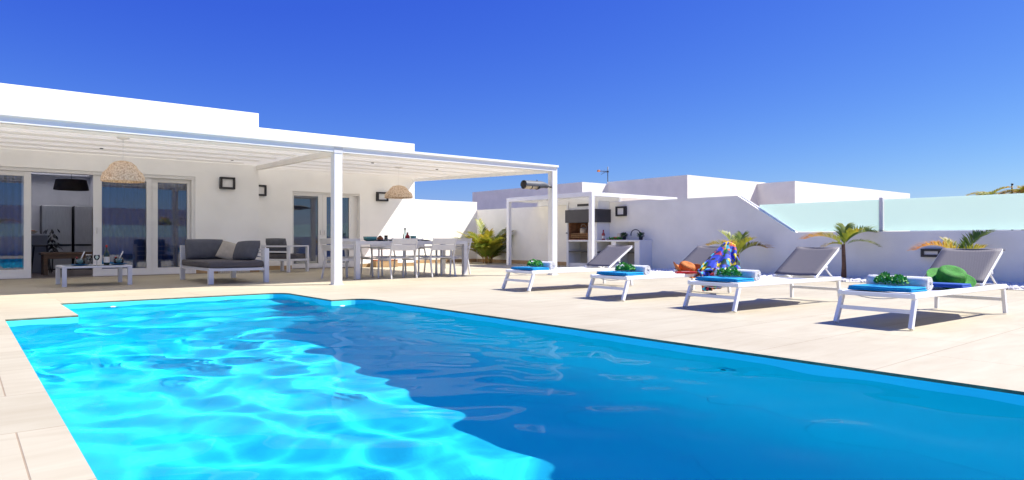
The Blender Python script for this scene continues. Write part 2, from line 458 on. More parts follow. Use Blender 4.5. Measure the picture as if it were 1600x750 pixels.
# steps in the alcove
ys = [PYF, 9.75, 9.25, 8.78]
zs = [-0.42, -0.75, -1.1]
for k in range(3):
    y1, y0 = ys[k], ys[k + 1]
    bs.quad((AX0, y0, zs[k]), (AX1, y0, zs[k]), (AX1, y1, zs[k]), (AX0, y1, zs[k]))
    zn = zs[k + 1] if k < 2 else DEPTH
    bs.quad((AX0, y0, zs[k]), (AX1, y0, zs[k]), (AX1, y0, zn), (AX0, y0, zn))
basin = struct(bs.build('pool_basin', M['liner']))
basin.cycles.is_caustics_receiver = True

# water surface: one wavy sheet
WAVE = 1.0
_wr = random.Random(12)
COMP = []
for _i in range(18):
    lam = 0.30 * (0.88 / 0.30) ** (_i / 17.0)
    k_ = 2 * math.pi / lam
    th_ = _wr.uniform(0, 2 * math.pi)
    crv = 0.285 * (0.35 + 0.9 * math.sin(math.pi * min(1, (_i + 2) / 18.0)))
    COMP.append((k_ * math.cos(th_), k_ * math.sin(th_), _wr.uniform(0, 6.28), WAVE * crv / k_ ** 2))
def wave(x, y):
    wx = x + 0.22 * noise.noise(Vector((x * 0.8, y * 0.8, 3.1))); wy = y + 0.22 * noise.noise(Vector((x * 0.8, y * 0.8, 9.1)))
    # patches of calmer and livelier water; livelier toward the house
    g_ = 0.75 + 0.7 * noise.noise(Vector((x * 0.45, y * 0.45, 7.7))) + 0.25 * max(0.0, min(1.0, (y - 4) / 5))
    h = 0.0
    for (kx, ky, ph, a_) in COMP: h += a_ * math.sin(kx * wx + ky * wy + ph)
    h = h * g_ + 0.0007 * g_ * noise.noise(Vector((x * 8.0, y * 9.0, 11.0)))
    return WL + h
wm = MB()
def wgrid(x0, x1, y0, y1, st):
    nx = max(1, round((x1 - x0) / st)); ny = max(1, round((y1 - y0) / st))
    vs = [[wm.bm.verts.new((x0 + (x1 - x0) * i / nx, y0 + (y1 - y0) * j / ny, wave(x0 + (x1 - x0) * i / nx, y0 + (y1 - y0) * j / ny))) for j in range(ny + 1)] for i in range(nx + 1)]
    for i in range(nx):
        for j in range(ny):
            f = wm.bm.faces.new((vs[i][j], vs[i + 1][j], vs[i + 1][j + 1], vs[i][j + 1])); f.smooth = True
ST = 0.028
wgrid(PX0, PX1, PYN, PYM, ST); wgrid(AX0, AX1, PYM, PYF, ST)
bmesh.ops.remove_doubles(wm.bm, verts=list(wm.bm.verts), dist=0.0005)
water = struct(wm.build('water', M['water'], normals=False))
for f in water.data.polygons[:1]: pass
water.cycles.is_caustics_caster = True

# pool fittings
def disc_fit(name, label, loc, rx, rz, r, group, dark=False):
    t = thing(name, label, 'pool light' if not dark else 'pool inlet', loc, rz, group)
    MB().lathe([(0, 0.03), (r * 0.6, 0.03), (r * 0.93, 0.02), (r, 0.0)], 24, Matrix.Rotation(R(90), 4, 'X')).build('face_plate', M['pool_white'] if not dark else M['liner'], t)
    MB().lathe([(0, 0.042), (r * 0.3, 0.04), (r * 0.34, 0.03)], 16, Matrix.Rotation(R(90), 4, 'X')).build('nozzle', M['pool_white'] if not dark else M['dark'], t)
    return t
LG = 'round white lights let into the pool wall'
disc_fit('pool_light', 'round white pool light under water at the left end of the stair alcove wall', (1.62, 10.545, -0.17), 0, 0, 0.10, LG)
disc_fit('pool_light', 'round white pool light under water in the middle of the stair alcove wall', (3.1, 10.545, -0.17), 0, 0, 0.10, LG)
disc_fit('pool_light', 'round white pool light under water just right of the alcove corner', (4.14, 8.775, -0.17), 0, 0, 0.09, LG)
disc_fit('pool_inlet', 'small round inlet with a dark hole low in the long right pool wall', (4.495, 2.9, -0.45), 0, R(-90), 0.07, 'inlets', True)

# white pebble bed along the right wall
pb = MB(); rnd = random.Random(3)
gb = MB(); gb.quad((13.5, -4, 0.01), (15.19, -4, 0.01), (15.19, 11.8, 0.01), (13.5, 11.8, 0.01))
pmesh = bmesh.new(); bmesh.ops.create_icosphere(pmesh, subdivisions=1, radius=1.0)
pv = [v.co.copy() for v in pmesh.verts]; pf = [[v.index for v in f.verts] for f in pmesh.faces]; pmesh.free()
for i in range(5200):
    x = 13.5 + 1.68 * rnd.random(); y = -4 + 15.8 * rnd.random(); s = rnd.uniform(0.018, 0.042)
    a = rnd.uniform(0, 6.28); ca, sa = math.cos(a), math.sin(a); ex = rnd.uniform(0.7, 1.4)
    vs = [pb.bm.verts.new((x + s * (p.x * ex * ca - p.y * sa), y + s * (p.x * ex * sa + p.y * ca), 0.012 + s * 0.5 + s * 0.6 * p.z)) for p in pv]
    for f in pf: pb.bm.faces.new([vs[k] for k in f])
pb.quad((13.5, -4, 0.008), (15.19, -4, 0.008), (15.19, 11.8, 0.008), (13.5, 11.8, 0.008)); gb.bm.free()
tag(pb.build('pebbles', M['pebble']), 'bed of white pebbles along the foot of the right wall', 'pebbles', kind='stuff')

# ------------------------------------------------------------------ boundary walls
def side_wall():
    t = thing('boundary_wall', 'long white wall behind the sun loungers with sloping top and frosted glass', 'wall', (15.2, 6, 0))
    w = MB()
    pts = [(-9.0, 0), (20.8, 0), (20.8, 1.97), (9.53, 1.95), (8.05, 1.01), (-9.0, 1.01)]
    w.prism(pts, 'x', 15.2, 15.42)
    w.build('wall', M['render2'], t, True)
    c = MB()   # metal channel along the slope and the low top
    c.bar((15.31, 9.50, 1.945), (15.31, 8.05, 1.03), 0.05, 0.03); c.build('channel', M['metal_white'], t, True)
    for (y0, y1) in ((6.18, 8.87), (1.6, 6.08), (-3.0, 1.5), (-9, -3.1)):
        gp = MB()
        if y1 > 8:
            gp.prism([(y0, 1.025), (8.0, 1.025), (8.98, 1.64), (8.98, 1.70), (y0, 1.70)], 'x', 15.30, 15.314)
        else:
            gp.box(15.30, 15.314, y0, y1, 1.025, 1.70)
        gp.build('glass_pane', M['frosted'], t, True)
    for y in (6.13, 1.55, -3.05):
        MB().box(15.25, 15.36, y - 0.035, y + 0.035, 1.0, 1.74, 0.006).build('post', M['alu'], t, True)
    for (y0, y1) in ((12.3, 20.55),):
        MB().box(15.175, 15.2, y0, y1, 0.0, 0.12).build('skirting', M['ochre'], t, True)
side_wall()
t = thing('boundary_wall', 'tall sunlit white wall at the back behind the bushy palm', 'wall', (13.5, 20.7, 0))
MB().box(11.0, 15.2, 20.6, 20.85, 0, 2.27).build('wall', M['render2'], t, True)
MB().box(11.2, 15.17, 20.575, 20.6, 0, 0.12).build('skirting', M['ochre'], t, True)

# out of frame, seen only in the window reflections
t = thing('boundary_wall', 'low white wall with frosted glass behind the photographer', 'wall', (2, -9, 0))
MB().box(-14, 15.2, -9.2, -9.0, 0, 1.01).build('wall', M['render2'], t, True)
for k in range(6):
    MB().box(-14 + k * 4.86, -14 + k * 4.86 + 4.76, -9.11, -9.095, 1.02, 1.7).build('glass_pane', M['frosted'], t, True)
    MB().box(-14 + k * 4.86 + 4.76, -14 + (k + 1) * 4.86, -9.15, -9.06, 1.0, 1.74).build('post', M['alu'], t, True)
t = thing('neighbouring_house', 'white house beyond the low wall behind the photographer', 'house', (6, -20, 0))
MB().box(-12, 14, -26, -19, 0, 3.1).build('wall', M['render2'], t, True)
MB().box(-3, -1, -19.04, -19.002, 0.2, 2.2).build('window', M['window'], t, True)

# ------------------------------------------------------------------ villa
V = thing('villa', 'flat roofed white villa with sliding glass doors under the pergola', 'house', (3, 18, 0))
Y1, Y2, XC, XE = 17.7, 18.7, 6.02, 11.31
w = MB()
w.box(-13, -1.2, Y1, Y1 + 0.3, 0, 4.12); w.box(4.48, XC, Y1, Y1 + 0.3, 0, 4.12); w.box(-1.2, 4.48, Y1, Y1 + 0.3, 2.38, 4.12)
w.box(XC - 0.3, XC, Y1 + 0.3, Y2 + 0.3, 0, 4.12)
w.box(-13, XC, 26.0, 26.3, 0, 4.12); w.box(-13.3, -13, Y1, 26.3, 0, 4.12); w.box(XC - 0.3, XC, Y2 + 0.3, 26.0, 2.6, 4.12)
w.build('front_wall', M['render'], V, True)
w = MB()
w.box(XC, 7.30, Y2, Y2 + 0.3, 0, 3.92); w.box(9.39, XE, Y2, Y2 + 0.3, 0, 3.92); w.box(7.30, 9.39, Y2, Y2 + 0.3, 2.22, 3.92)
w.box(XE - 0.3, XE, Y2 + 0.3, 26.3, 0, 3.92); w.box(XC, XE - 0.3, 26.0, 26.3, 0, 3.92)
w.build('recessed_wall', M['render'], V, True)
MB().box(XE, 11.62, 19.9, 20.6, 0, 2.22).build('side_pier', M['render'], V, True)
w = MB(); SX0, SX1, SY0, SY1 = 0.2, 2.8, 20.6, 22.3
w.box(-13, SX0, Y1 + 0.3, 26.0, 3.4, 3.6); w.box(SX1, XC - 0.3, Y1 + 0.3, 26.0, 3.4, 3.6); w.box(SX0, SX1, Y1 + 0.3, SY0, 3.4, 3.6); w.box(SX0, SX1, SY1, 26.0, 3.4, 3.6)
w.build('roof', M['render'], V, True)
MB().box(SX0, SX1, SY0, SY1, 3.58, 3.595).build('added_skylight', M['opal'], V, True)  # pane and roof opening added to bring fill light into the kitchen
MB().box(XC, XE - 0.3, Y2 + 0.3, 26.0, 3.3, 3.5).build('roof', M['render'], V, True)
for (x0_, x1_, y_) in ((4.50, XC + 0.012, Y1), (XC + 0.014, 7.28, Y2), (9.41, XE, Y2)):
    MB().box(x0_, x1_, y_ - 0.014, y_, 0, 0.11).build('skirting', M['ochre'], V, True)
# interior of the kitchen
MB().box(-1.3, XC - 0.3, Y1 - 0.02, 26, -0.02, 0.012).build('interior_floor', mat('kitchen_floor', (0.25, 0.2, 0.17), 0.4), V, True)
w = MB(); w.box(-1.5, XC - 0.3, 22.6, 22.7, 0, 2.7); w.box(-1.5, -1.4, 20.4, 22.6, 0, 2.7); w.box(2.9, 3.0, 20.6, 22.6, 0, 2.7)
w.build('interior_wall', M['interior'], V, True)
w = MB()
w.box(-1.5, SX0, Y1 + 0.3, 22.7, 2.62, 2.7); w.box(SX1, XC - 0.3, Y1 + 0.3, 22.7, 2.62, 2.7); w.box(SX0, SX1, Y1 + 0.3, SY0, 2.62, 2.7); w.box(SX0, SX1, SY1, 22.7, 2.62, 2.7)
w.build('interior_ceiling', M['interior'], V, True)

def door(name, x0, x1, gx0, gx1, z1, gz0, gz1, y, hinge=None):
    f = MB()
    d = 0.06
    f.box(x0, gx0, y, y + d, 0.02, z1, 0.004); f.box(gx1, x1, y, y + d, 0.02, z1, 0.004)
    f.box(gx0, gx1, y, y + d, gz1, z1, 0.003); f.box(gx0, gx1, y, y + d, 0.02, gz0, 0.003)
    o = f.build(name, M['frame'], V, True)
    p = MB(); p.box(gx0, gx1, y + 0.025, y + 0.033, gz0, gz1)
    po = p.build('glass_pane', M['window'], o)
    me = po.data
    for v in me.vertices: v.co = V.matrix_basis.inverted() @ v.co
    if hinge is not None:
        h = MB(); h.box(hinge - 0.012, hinge + 0.012, y - 0.035, y, 0.98, 1.12, 0.004)
        ho = h.build('handle', M['alu'], o)
        for v in ho.data.vertices: v.co = V.matrix_basis.inverted() @ v.co
    return o
# fixed outer frame, front facade
f = MB()
f.box(-1.2, 4.48, Y1 + 0.02, Y1 + 0.20, 2.30, 2.378, 0.004); f.box(4.40, 4.478, Y1 + 0.02, Y1 + 0.20, 0.012, 2.298, 0.004)
f.box(-1.2, 1.2, Y1 + 0.02, Y1 + 0.20, 0.012, 0.05); f.box(2.34, 4.398, Y1 + 0.02, Y1 + 0.20, 0.012, 0.05)
f.build('door_frame', M['frame'], V, True)
door('sliding_door', -0.35, 1.20, -0.22, 1.07, 2.298, 0.20, 2.20, Y1 + 0.05)
door('sliding_door', 2.34, 3.53, 2.51, 3.42, 2.298, 0.17, 2.21, Y1 + 0.05, 2.42)
door('sliding_door', 3.54, 4.398, 3.67, 4.32, 2.298, 0.17, 2.21, Y1 + 0.10)
door('sliding_door', -1.0, 0.4, -0.9, 0.3, 2.298, 0.20, 2.20, Y1 + 0.13)
# recess facade doors
f = MB()
f.box(7.302, 9.388, Y2 + 0.05, Y2 + 0.2, 2.16, 2.218); f.box(9.2, 9.26, Y2 + 0.12, Y2 + 0.2, 0.012, 2.158)
f.build('door_frame', M['frame'], V, True)
door('sliding_door', 7.302, 8.22, 7.36, 8.09, 2.158, 0.15, 2.10, Y2 + 0.05, 8.16)
door('sliding_door', 8.23, 9.20, 8.36, 9.07, 2.158, 0.15, 2.10, Y2 + 0.07, 8.29)
MB().box(9.26, 9.388, Y2 + 0.17, Y2 + 0.2, 0.012, 2.158).build('door_frame', M['frame'], V, True)
MB().box(7.0, 11.0, 21.4, 21.45, 0, 2.6).build('interior_wall', M['interior'], V, True)
MB().box(XC, 11.0, Y2 + 0.01, 21.45, -0.01, 0.01).build('interior_floor', mat('bedroom_floor', (0.25, 0.2, 0.17), 0.4), V, True)

def curtain(x0, x1, y, z0, z1, label):
    c = MB(); n = int((x1 - x0) * 70)
    def fn(u, v):
        x = x0 + (x1 - x0) * u
        return (x - 0, y + 0.03 * math.sin(x * 46 + 2 * noise.noise(Vector((x * 2, 0, 0)))) + 0.008 * math.sin(x * 17 + v * 3), z0 + (z1 - z0) * v)
    c.grid(fn, n, 6)
    for v in c.bm.verts: v.co -= Vector((x0, y, z0))
    o = c.build('curtain', M['curtain']); o.location = (x0, y, z0)
    md = o.modifiers.new('thickness', 'SOLIDIFY'); md.thickness = 0.004
    return tag(o, label, 'curtain', 'blue curtains behind the glass doors')
curtain(-0.9, 1.05, Y1 + 0.36, 0.03, 2.34, 'blue curtain behind the leftmost glass door')
curtain(2.52, 3.45, Y1 + 0.36, 0.03, 2.34, 'blue curtain behind the wide glass door under the left wicker lamp')
curtain(3.62, 4.36, Y1 + 0.36, 0.03, 2.34, 'blue curtain behind the narrow glass door beside the sofa')
curtain(8.4, 9.1, Y2 + 0.36, 0.03, 2.2, 'blue curtain behind the right hand glass door of the recessed facade')

# kitchen things seen through the open door
def fridge(x, wd, label):
    t = thing('fridge', label, 'fridge', (x, 22.0, 0.012), 0, 'steel fridges in the kitchen')
    MB().box(0, wd, 0.06, 0.6, 0, 1.76, 0.01).build('body', M['grey_metal'], t)
    MB().box(0.005, wd - 0.005, 0, 0.055, 0.70, 1.755, 0.012).build('door', M['steel'], t)
    MB().box(0.005, wd - 0.005, 0, 0.055, 0.04, 0.66, 0.012).build('door', M['steel'], t)
    MB().box(0.03, wd - 0.03, -0.012, 0.004, 0.665, 0.695).build('handle', M['black'], t)
fridge(1.72, 0.68, 'wide steel fridge in the kitchen left of the narrow one')
fridge(2.46, 0.42, 'narrow steel fridge in the kitchen at the right of the wide one')
t = thing('kitchen_island', 'grey kitchen island seen at the left side of the open door', 'kitchen island', (1.2, 20.5, 0.012))
MB().box(-0.9, 0.52, 0, 0.8, 0, 0.93).build('body', mat('island_grey', (0.36, 0.36, 0.36), 0.6), t)
MB().box(-0.95, 0.56, -0.04, 0.84, 0.93, 0.97, 0.005).build('worktop', M['counter'], t)
t = thing('bar_stool', 'dark bar stool in front of the kitchen island', 'stool', (1.55, 20.15, 0.012))
for sx in (-1, 1):
    for sy in (-1, 1):
        MB().tube([(sx * 0.2, sy * 0.2, 0), (sx * 0.13, sy * 0.13, 0.66)], 0.012).build('leg', M['dark'], t)
MB().lathe([(0, 0.66), (0.17, 0.66), (0.18, 0.69), (0.1, 0.7), (0, 0.69)], 20).build('seat', M['dark'], t)
t = thing('dark_plant', 'dark leafy plant beside the kitchen island', 'plant', (1.85, 20.9, 0.012))
MB().tube([(0, 0, 0), (0.02, 0, 0.6)], 0.015).build('stem', M['dark'], t)
l = MB()
for i in range(60):
    a = random.uniform(0, 6.28); r = random.uniform(0.02, 0.2); z = random.uniform(0.45, 1.12)
    p = Vector((r * math.cos(a), r * math.sin(a), z)); q = p + Vector((0.1 * math.cos(a), 0.1 * math.sin(a), -0.12))
    s = Vector((-math.sin(a), math.cos(a), 0)) * 0.03
    l.quad(p, p + (q - p) * 0.5 + s, q, p + (q - p) * 0.5 - s)
l.build('foliage', M['black'], t)
t = thing('fruit_bowl', 'pale fruit bowl on the worktop of the kitchen island', 'bowl', (1.4, 20.75, 0.982))
MB().lathe([(0, 0), (0.07, 0), (0.15, 0.07), (0.14, 0.07), (0.06, 0.012), (0, 0.012)], 20).build('bowl', M['cream_fabric'], t)
for k in range(5): MB().lathe([(0, -0.035), (0.03, -0.02), (0.037, 0), (0.03, 0.022), (0, 0.035)], 10, Matrix.Translation((0.06 * math.cos(k * 1.3), 0.06 * math.sin(k * 1.3), 0.06))).build('fruit', M['orange'], t)
t = thing('wooden_table', 'low rustic wooden table just inside the open kitchen door', 'table', (2.1, 19.1, 0.012))
for k in range(4): MB().box(-0.65, 0.95, -0.3 + k * 0.152, -0.155 + k * 0.152, 0.47, 0.53, 0.006).build('plank', M['wood_dark'], t)
for sx in (-0.6, 0.82):
    for sy in (-0.26, 0.2): MB().box(sx, sx + 0.09, sy, sy + 0.09, 0, 0.47, 0.004).build('leg', M['wood_dark'], t)
MB().box(-0.55, 0.85, -0.27, -0.24, 0.38, 0.47).build('apron', M['wood_dark'], t)
t = thing('pendant_lamp', 'dark wicker drum lamp hanging inside the kitchen', 'lamp', (2.17, 20.0, 2.08), 0)
MB().lathe([(0.38, 0), (0.33, 0.25), (0.325, 0.25), (0.37, 0.0)], 32).build('lamp_shade', M['shade_dark'], t)
MB().tube([(0, 0, 0.25), (0, 0, 0.535)], 0.005).build('cord', M['dark'], t)
# striped crate at the foot of the wall
t = thing('crate', 'pale striped crate at the foot of the wall under the sofa', 'crate', (5.0, 17.45, 0))
MB().box(0, 0.72, 0.02, 0.2, 0, 0.2).build('body', M['tile'], t)
sl = MB()
for k in range(14): sl.box(k * 0.052, k * 0.052 + 0.032, 0, 0.018, 0, 0.2)
sl.build('slats', M['bowl_trim'], t)
t = thing('garden_box', 'brown storage box against the sunlit end of the recessed wall', 'box', (9.75, 18.35, 0))
MB().box(0, 0.75, 0, 0.3, 0, 0.2, 0.01).build('body', M['ochre'], t)
MB().box(-0.01, 0.76, -0.01, 0.31, 0.2, 0.225, 0.006).build('lid', M['terracotta'], t)

# ------------------------------------------------------------------ wall lamps
WG = 'square dark framed wall lamps'
def wall_lamp(x, y, z, wd, h, rz, label):
    t = thing('wall_lamp', label, 'wall lamp', (x, y, z), rz, WG)
    fr = MB(); b = 0.05
    fr.box(-wd / 2, wd / 2, -0.11, 0, h / 2 - b, h / 2, 0.004); fr.box(-wd / 2, wd / 2, -0.11, 0, -h / 2, -h / 2 + b, 0.004)
    fr.box(-wd / 2, -wd / 2 + b, -0.11, 0, -h / 2 + b, h / 2 - b); fr.box(wd / 2 - b, wd / 2, -0.11, 0, -h / 2 + b, h / 2 - b)
    fr.build('frame', M['dark'], t)
    MB().box(-wd / 2 + b, wd / 2 - b, -0.07, 0, -h / 2 + b, h / 2 - b).build('diffuser', M['frame'], t)
wall_lamp(5.22, Y1, 2.26, 0.36, 0.30, 0, 'square dark wall lamp on the front wall above the grey sofa')
wall_lamp(6.36, Y2, 2.19, 0.36, 0.30, 0, 'square dark wall lamp half hidden by the corner of the front wall')
wall_lamp(10.12, Y2, 2.17, 0.38, 0.28, 0, 'square dark wall lamp beside the right wicker lamp')
wall_lamp(15.2, 13.35, 1.68, 0.36, 0.29, R(-90), 'square dark wall lamp above the outdoor sink')
wall_lamp(15.2, 5.12, 0.57, 0.36, 0.17, R(-90), 'low flat wall light behind the nearest lounger backrest')

# ------------------------------------------------------------------ big pergola
PG = thing('pergola', 'large white pergola along the villa front', 'pergola', (5.4, 11.7, 0))
PYY = 11.68; pw = 0.16
def roofz(y): return 2.50 + (y - PYY) * 0.28 / (Y2 - PYY)
for x in (5.35, 10.83, -0.6, -6.5):
    if x < -1.5: continue
    if x == -0.6: x = -1.6
    MB().box(x - 0.0, x + pw, PYY, PYY + pw, 0, 2.455, 0.006).build('post', M['metal_white'], PG, True)
    b = MB(); b.box(x - 0.02, x + pw + 0.02, PYY - 0.02, PYY + pw + 0.02, 0.001, 0.012); b.build('base_plate', M['metal_white'], PG, True)
XRR = 10.99
MB().box(-7.0, XRR, PYY, PYY + 0.14, 2.455, 2.575, 0.004).build('front_beam', M['metal_white'], PG, True)
gt = MB(); gt.box(-7.0, XRR + 0.02, PYY - 0.035, PYY + 0.01, 2.555, 2.60, 0.004)
gt.build('gutter', M['metal_white'], PG, True)
MB().box(5.345, 5.355 + pw, PYY - 0.008, PYY - 0.001, 2.44, 2.556).build('beam_joint', M['alu'], PG, True)
# end beam and cross beams, running back to the house
MB().bar((XRR - 0.04, PYY + 0.14, roofz(PYY) - 0.01), (11.26, Y2, roofz(Y2) - 0.02), 0.08, 0.11).build('end_beam', M['metal_white'], PG, True)
MB().bar((5.43, PYY + 0.14, roofz(PYY) - 0.03), (6.10, Y2 - 0.0, roofz(Y2) - 0.035), 0.10, 0.12).build('cross_beam', M['slats'], PG, True)
# boards of the roof: one part, overlapping like shallow lamellae
rf = MB(); nb = 19
def roof_board(y0, y1, x0, x1a, x1b):
    z0, z1 = roofz(y0), roofz(y1)
    a = [(x0, y0, z0 + 0.002), (x1a, y0, z0 + 0.002), (x1b, y1, z1 + 0.024), (x0, y1, z1 + 0.024)]
    c = [(p[0], p[1], p[2] + 0.022) for p in a]
    vs = [rf.bm.verts.new(p) for p in a + c]
    for q in ((3, 2, 1, 0), (4, 5, 6, 7), (0, 1, 5, 4), (1, 2, 6, 5), (2, 3, 7, 6), (3, 0, 4, 7)): rf.bm.faces.new([vs[k] for k in q])
for k in range(nb):
    bw = (Y2 - PYY - 0.14) / nb
    y0 = PYY + 0.14 + k * bw; y1 = y0 + bw + 0.012
    roof_board(y0, min(y1, Y2 - 0.001), 6.05, XRR - 0.05 + 0.27 * (y0 - PYY) / 7, XRR - 0.05 + 0.27 * (y1 - PYY) / 7)
    if y0 < Y1 - 0.01: roof_board(y0, min(y1, Y1 - 0.001), -7.0, 6.05, 6.05)
for k in range(6):
    yy = PYY + 0.75 + k * 1.08
    if yy < Y1: rf.box(-6.9, 5.35, yy, yy + 0.03, roofz(yy) - 0.03, roofz(yy) + 0.004)
    rf.box(6.15 if yy > Y1 else 5.9, 10.9, yy, yy + 0.03, roofz(yy) - 0.02, roofz(yy) + 0.004)
rf.build('roof_boards', M['slats'], PG, True)
# spots in the ceiling
for (x, y) in ((2.2, 15.6), (4.9, 16.2), (7.3, 13.9), (9.3, 14.3), (0.3, 14.9)):
    z = roofz(y)
    tag(MB().lathe([(0, -0.012), (0.03, -0.012), (0.034, 0.004), (0.0, 0.004)], 12, Matrix.Translation((x, y, z + 0.004))).build('spot_cover', M['grey_metal'], PG, True))

# woven pendant lamps
def pendant(x, y, r, ztop, zbot, label):
    zc = roofz(y)
    t = thing('pendant_lamp', label, 'lamp', (x, y, zbot), 0, 'natural wicker lamps under the pergola')
    H = ztop - zbot
    prof = [(r, 0), (r * 1.0, 0.18 * H), (r * 0.92, 0.40 * H), (r * 0.72, 0.58 * H), (r * 0.60, 0.78 * H), (r * 0.40, 0.94 * H), (0.05, H), (0.04, H - 0.012), (r * 0.38, 0.94 * H - 0.014), (r * 0.58, 0.77 * H - 0.014), (r * 0.70, 0.56 * H - 0.012), (r * 0.90, 0.38 * H - 0.01), (r * 0.975, 0.11 * H), (r * 0.975, 0)]
    MB().lathe(prof, 48).build('lamp_shade', M['wicker'], t)
    c = MB(); c.tube([(0, 0, H - 0.02), (0, 0, zc - zbot)], 0.0035); c.build('cord', M['frame'], t)
    MB().lathe([(0, -0.03), (0.05, -0.03), (0.10, -0.01), (0.10, 0), (0, 0)], 20, Matrix.Translation((0, 0, zc - zbot + 0.004))).build('ceiling_rose', M['slats'], t)
    MB().lathe([(0, -0.06), (0.03, -0.04), (0.035, -0.01), (0.015, 0.04), (0, 0.045)], 12, Matrix.Translation((0, 0, H * 0.55))).build('bulb', M['frame'], t)
pendant(2.14, 12.95, 0.325, 2.165, 1.815, 'large wicker lamp hanging in front of the left sliding doors')
pendant(8.32, 14.5, 0.34, 2.165, 1.86, 'wicker lamp on a long cord above the dining table')

# patio heater clamped to the right post
t = thing('patio_heater', 'grey tubular patio heater clamped to the right pergola post', 'heater', (10.83, 11.72, 2.1))
Mh = Matrix.Rotation(R(-4), 4, 'Y')
hd = MB()
def hp(x, a): return (x, 0.10 * math.sin(a), 0.09 * math.cos(a))
hd.grid(lambda u, v: (-0.86 + 0.42 * u, (0.115) * math.sin(R(-110 + 220 * v)), 0.10 * math.cos(R(-110 + 220 * v))), 4, 16)
hd.grid(lambda u, v: (-0.44 + 0.30 * u, (0.115 - 0.055 * u) * math.sin(R(-180 + 360 * v)), (0.10 - 0.045 * u) * math.cos(R(-180 + 360 * v)) + 0.02 * math.sin(u * 3.1)), 6, 16)
hd.build('hood', M['grey_metal'], t)
MB().tube([(-0.84, 0, -0.02), (-0.46, 0, -0.02)], 0.075, 16).build('heat_tube', mat('heater_tube', (0.55, 0.47, 0.36), 0.3, metal=0.3), t)
for x in (-0.86, -0.65, -0.46): MB().tube([(x - 0.008, 0, -0.015), (x + 0.008, 0, -0.015)], 0.088, 16).build('ring', M['dark'], t)
MB().tube([(-0.15, 0, 0), (-0.06, 0, -0.01), (-0.0, 0, -0.02)], 0.022, 10).build('bracket', M['dark'], t)
MB().tube([(-0.45, 0, 0.09), (-0.45, 0, 0.13)], 0.012, 8).build('knob', M['dark'], t)

# ------------------------------------------------------------------ outdoor kitchen
t = thing('small_pergola', 'small white pergola over the outdoor kitchen', 'pergola', (14.0, 15.3, 0))
for (x, y) in ((14.0, 17.2), (14.0, 13.45)):
    MB().box(x - 0.06, x + 0.06, y - 0.06, y + 0.06, 0, 2.08, 0.005).build('post', M['metal_white'], t, True)
MB().box(13.94, 14.06, 13.39, 17.26, 2.08, 2.21, 0.004).build('front_beam', M['metal_white'], t, True)
MB().box(14.06, 17.9, 13.39, 13.49, 2.09, 2.20, 0.004).build('side_beam', M['metal_white'], t, True)
MB().box(14.06, 15.2, 17.16, 17.26, 2.09, 2.20, 0.004).build('side_beam', M['metal_white'], t, True)
MB().box(15.21, 15.33, 13.50, 17.15, 1.975, 2.185, 0.004).build('wall_beam', M['metal_white'], t, True)
rb = MB()
for k in range(8): rb.box(14.062, 15.099, 13.66 + k * 0.44, 13.72 + k * 0.44, 2.12, 2.185)
rb.build('rafters', M['metal_white'], t, True)
MB().box(14.07, 17.9, 13.50, 17.15, 2.19, 2.20).build('roof_sheet', M['slats'], t, True)

K = thing('outdoor_kitchen', 'white masonry barbecue and sink unit against the right wall', 'outdoor kitchen', (14.9, 13.6, 0))
XF, XW = 14.65, 15.198
k = MB()
# base carcass: end panels, dividers, worktop
k.box(XF, XW, 12.24, 12.42, 0, 0.78); k.box(XF, XW, 13.12, 13.29, 0, 0.78); k.box(XF, XW, 13.86, 14.25, 0, 0.78); k.box(XF, XW, 15.07, 15.10, 0, 0.78)
k.box(XF, XW, 15.10, 15.16, 0, 2.0)
k.box(XF + 0.03, XW, 12.42, 13.12, 0, 0.12); k.box(XF + 0.03, XW, 13.29, 13.86, 0, 0.12); k.box(XF + 0.03, XW, 14.25, 15.07, 0, 0.12)
k.build('carcass', M['counter'], K, True)
MB().box(XF - 0.02, XW, 12.22, 15.095, 0.78, 0.83, 0.004).build('worktop', M['counter'], K, True)
bk = MB(); bk.box(XW - 0.02, XW, 12.42, 13.12, 0.12, 0.78); bk.box(XW - 0.02, XW, 13.29, 13.86, 0.12, 0.78); bk.box(XW - 0.02, XW, 14.25, 15.07, 0.12, 0.78)
bk.build('back_panel', M['tile'], K, True)
for (y0, y1) in ((12.42, 13.12), (13.29, 13.86), (14.25, 15.07)):
    MB().box(XF + 0.02, XW - 0.021, y0, y1, 0.45, 0.485).build('shelf', M['dark'], K, True)
k = MB()
k.box(XF, XW, 13.86, 14.22, 0.831, 1.36)          # pier right of the fire box
k.box(XF + 0.05, XW, 13.86, 15.10, 1.75, 2.0)      # chimney breast
k.build('chimney_breast', M['counter'], K, True)
MB().box(XF - 0.10, XW, 13.80, 15.12, 1.36, 1.752, 0.004).build('hood', M['anthracite'], K, True)
MB().box(XF + 0.035, XF + 0.049, 14.25, 14.72, 1.86, 1.93).build('vent', M['dark'], K, True)
fb = MB()
fb.box(XW - 0.03, XW, 14.22, 15.10, 0.831, 1.36)
fb.box(XF + 0.04, XW - 0.03, 14.222, 14.25, 0.831, 1.36); fb.box(XF + 0.04, XW - 0.03, 15.07, 15.098, 0.831, 1.36)
fb.box(XF + 0.02, XW - 0.03, 14.25, 15.07, 0.831, 0.86)
fb.build('fire_box', M['brick'], K, True)
g = MB()
for q in range(14): g.box(XF + 0.06, XF + 0.07, 14.30 + q * 0.053, 14.312 + q * 0.053, 0.90, 1.02)
for z in (0.90, 0.96, 1.02): g.box(XF + 0.055, XF + 0.065, 14.29, 15.02, z, z + 0.012)
for q in range(20): g.box(XF + 0.06, XF + 0.45, 14.30 + q * 0.037, 14.306 + q * 0.037, 1.022, 1.03)
g.build('grill', M['ember'], K, True)
